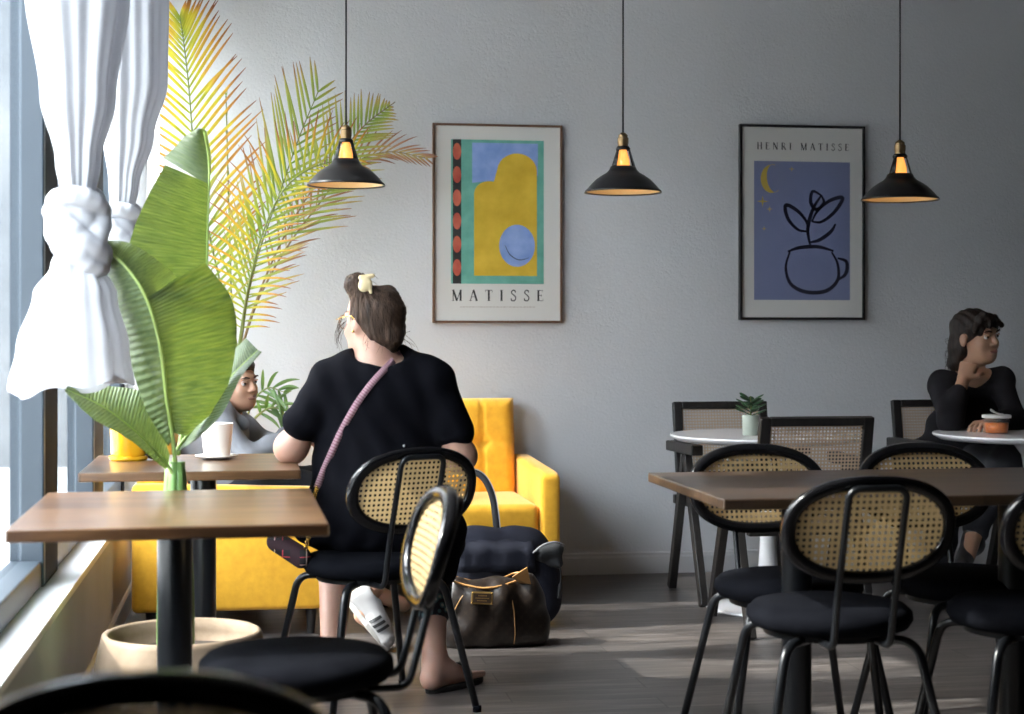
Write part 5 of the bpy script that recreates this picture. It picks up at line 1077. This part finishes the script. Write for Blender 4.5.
for r_, (x0, x1) in enumerate(((-.014, .014), (-.024, .024), (-.018, .018))):
    zz = .009-.009*r_; x = x0
    while x < x1: ribbon(bm, [(x, zz), (x+.0032, zz)], .0036, -.0056); x += .0046
obj('engraved_lines', bm, plaque_m, bx_, smooth=False)
for sx in (-.035, .035):
    for sz in (-.018, .018): bm = bmesh.new(); bmesh.ops.create_uvsphere(bm, u_segments=8, v_segments=6, radius=.0028, matrix=Matrix.Translation((sx, -.005, sz))); obj('rivet', bm, gold_m, bx_)
# navy backpack
navy_c = cloth('navy nylon', (.010, .011, .020), (.016, .018, .030), Specular_IOR_Level=.3); greyn = cloth('charcoal nylon', (.018, .019, .022), (.03, .032, .036))
bp = thing('backpack', 'navy backpack slumped on the floor behind the brown handbag', 'bag', (PX(506, 6.22), 6.22, 0)); o2 = bp.location; Q2 = lambda px, py, Y=6.22: P(px, py, Y)-o2
def fold_c(X, Y, Z): return .004*np.sin(20*X+24*Z+3*np.sin(8*X))
sdf_obj('bag_body', [cap(Q2(470, 548), Q2(528, 548), .085, .085), cap(Q2(468, 578), Q2(535, 576), .095, .090), cap((-.14, 0, .09), (.13, 0, .09), .09, .09), cap(Q2(540, 560), Q2(543, 584), .060, .055)], navy_c, bp, vox=.006, k=.05, fold=fold_c, planes=[((0, 0, .002), (0, 0, -1))])
fl = []; 
for t_ in range(9):
    v = t_/8; yy = 6.30-.19*min(1, v*1.6); top = 529-2*math.sin(v*3.14)+max(0, v-.3)*62
    fl.append([P(458+(u/10)*(72+v*6), top+.5*math.sin(u*1.1), yy-.004*math.sin(u*1.7+v*4))-o2 for u in range(11)])
bm = bmesh.new(); grid(bm, fl); fo = obj('flap', bm, navy_c, bp); md = fo.modifiers.new('s', 'SOLIDIFY'); md.thickness = .006
sdf_obj('side_pocket', [cap(Q2(541, 553, 6.14), Q2(557, 548, 6.14), .030, .026), cap(Q2(555, 552, 6.14), Q2(558, 563, 6.14), .024, .020), cap(Q2(538, 556, 6.15), Q2(550, 562, 6.15), .020, .020)], greyn, bp, vox=.004, k=.02)
obj('piping', tube(bmesh.new(), smoothpath([Q2(533, 553, 6.10), Q2(543, 545, 6.10), Q2(555, 542, 6.10), Q2(564, 545, 6.12)], 6), .0035, 8), mat('grey piping', (.22, .22, .24), .5), bp)
st = smoothpath([Q2(559, 563, 6.12), Q2(561, 574, 6.12), Q2(560, 586, 6.12), Q2(559, 598, 6.12)], 4); obj('zip_pull', tube(bmesh.new(), st, [.003]*8+[.007]*5, 8), mat('black cord', (.01, .01, .012), .6), bp)
# carrying loop standing up from the backpack
lp_ = smoothpath([Q2(462, 480, 6.30), Q2(473, 472, 6.28), (Q2(485, 480, 6.26)), Q2(493, 500, 6.24), Q2(497, 532, 6.22)], 6); rows = []
for i, p in enumerate(lp_):
    t_ = (lp_[min(i+1, len(lp_)-1)]-lp_[max(i-1, 0)]).normalized(); s_ = t_.cross(Vector((0, -1, 0))).normalized()*.013; rows.append([p-s_, p+s_])
bm = bmesh.new(); grid(bm, rows); so = obj('carry_strap', bm, greyn, bp); md = so.modifiers.new('s', 'SOLIDIFY'); md.thickness = .012
so2 = obj('strap_edge', tube(bmesh.new(), [r[0]+Vector((0, -.013, 0)) for r in rows], .0022, 6), mat('pale strap edge', (.35, .36, .38), .4), so)
lp2 = smoothpath([Q2(462, 480, 6.30), Q2(455, 500, 6.30), Q2(455, 535, 6.28)], 5); obj('strap_tail', tube(bmesh.new(), lp2, .010, 8, flat=.5), greyn, so)

# things on the window table
yp = P(128.5, 456, 5.2); yp.z = .75
t = thing('yellow_pot', 'glossy yellow ceramic pot with a saucer rim on the second window table', 'pot', (yp.x, 5.2, .75)); yc = mat('yellow glaze', (.86, .46, .015), .25, 0, Coat_Weight=.4)
s_ = 4.98/FPX
bm = bmesh.new(); lathe(bm, [(0, .012), (.050, .012), (.054, .02), (.0575, .10), (.0585, .125), (.055, .127), (.0535, .11), (0, .105)], 40); obj('pot', bm, yc, t, smooth='split')
bm = bmesh.new(); lathe(bm, [(0, 0), (.055, 0), (.060, .006), (.060, .014), (.056, .015), (.052, .010), (0, .010)], 40); obj('saucer', bm, yc, t, smooth='split')
bm = bmesh.new(); lathe(bm, [(0, .108), (.054, .106)], 24); obj('soil', bm, soil_m, t)
pcn = noise_col(mat('dark pine cone', rough=.7), (.03, .012, .012), (.09, .04, .035), scale=60)
px_ = PX(154, 5.2); t = thing('pine_cone', 'dark pine cone beside the yellow pot', 'pine cone', (px_, 5.2, .75))
bm = bmesh.new()
for k in range(90):
    h = (k/90); a = k*2.4; r = .026*math.sin(PI*min(1, .18+h*.80))**.7; z = .008+.072*h
    mtx = Matrix.Translation((r*math.cos(a), r*math.sin(a), z)) @ Matrix.Rotation(a, 4, 'Z') @ Matrix.Rotation(-.5, 4, 'Y'); bmesh.ops.create_cone(bm, cap_ends=True, segments=5, radius1=.007, radius2=.002, depth=.012, matrix=mtx @ Matrix.Diagonal((1.3, 1, .5, 1)))
obj('scales', bm, pcn, t, smooth=False); bm = bmesh.new(); lathe(bm, [(0, .0), (.018, .006), (.022, .03), (.014, .06), (0, .078)], 16); obj('core', bm, pcn, t)
t = thing('paper_cup', 'white ribbed cup standing on a small white saucer on the second window table', 'cup', (PX(217, 5.2), 5.2, .75)); cupm = mat('warm white porcelain', (.74, .71, .66), .35)
bm = bmesh.new(); n = 60; rings = []
for r, z in ((.040, .010), (.041, .012), (.0455, .06), (.0505, .112), (.0512, .115), (.049, .115), (.0475, .108), (.040, .020)):
    rings.append([bm.verts.new(((r+(.0006*math.cos(20*2*PI*k/n) if .02 < z < .105 and r < .0505 else 0))*math.cos(2*PI*k/n), (r)*math.sin(2*PI*k/n), z)) for k in range(n)])
for a, b in zip(rings, rings[1:]):
    for k in range(n): bm.faces.new((a[k], a[(k+1) % n], b[(k+1) % n], b[k]))
bm.faces.new(rings[0][::-1]); bm.faces.new(rings[-1]); obj('cup', bm, cupm, t)
bm = bmesh.new(); lathe(bm, [(0, 0), (.030, 0), (.060, .008), (.068, .012), (.067, .014), (.03, .008), (0, .008)], 44); obj('saucer', bm, cupm, t)
# soup tub
t = thing('soup_container', 'clear plastic tub of orange soup with a white lid on the right white table', 'container', (PX(996.5, 6.34), 6.34, .73)); sc = P(996, 420, 6.34)
plast = mat('clear plastic', (.70, .66, .62), .2); N_, L_, b_ = nt(plast); t_ = N_.new('ShaderNodeBsdfTransparent'); m_ = N_.new('ShaderNodeMixShader'); m_.inputs[0].default_value = .93; L_.new(b_.outputs[0], m_.inputs[1]); L_.new(t_.outputs[0], m_.inputs[2]); L_.new(m_.outputs[0], N_['Material Output'].inputs[0]); soup = noise_col(mat('orange soup', rough=.3), (.62, .13, .008), (.75, .20, .014), scale=60)
bm = bmesh.new(); lathe(bm, [(0, 0), (.044, 0), (.047, .003), (.054, .070), (.0525, .070), (.0455, .004), (0, .003)], 40); obj('tub', bm, plast, t)
bm = bmesh.new(); lathe(bm, [(0, .003), (.0445, .004), (.0490, .046), (0, .046)], 40); obj('soup', bm, soup, t)
bm = bmesh.new(); lathe(bm, [(.053, .066), (.0595, .067), (.0600, .078), (.0565, .080), (.051, .077), (0, .076)], 44); obj('lid', bm, mat('white plastic lid', (.66, .64, .62), .35), t)
sp3 = smoothpath([(-.032, -.01, .101), (-.012, -.008, .090), (.012, .0, .082), (.03, .0, .080)], 5)
t2 = tag(obj('plastic_spoon', tube(bmesh.new(), [Vector(p)+t.location+Vector((0, 0, .001)) for p in sp3], [.0055]*5+[.004]*11, 10, flat=.5), mat('white plastic', (.72, .70, .68), .3)), 'white plastic spoon lying across the lid of the soup tub', 'spoon')
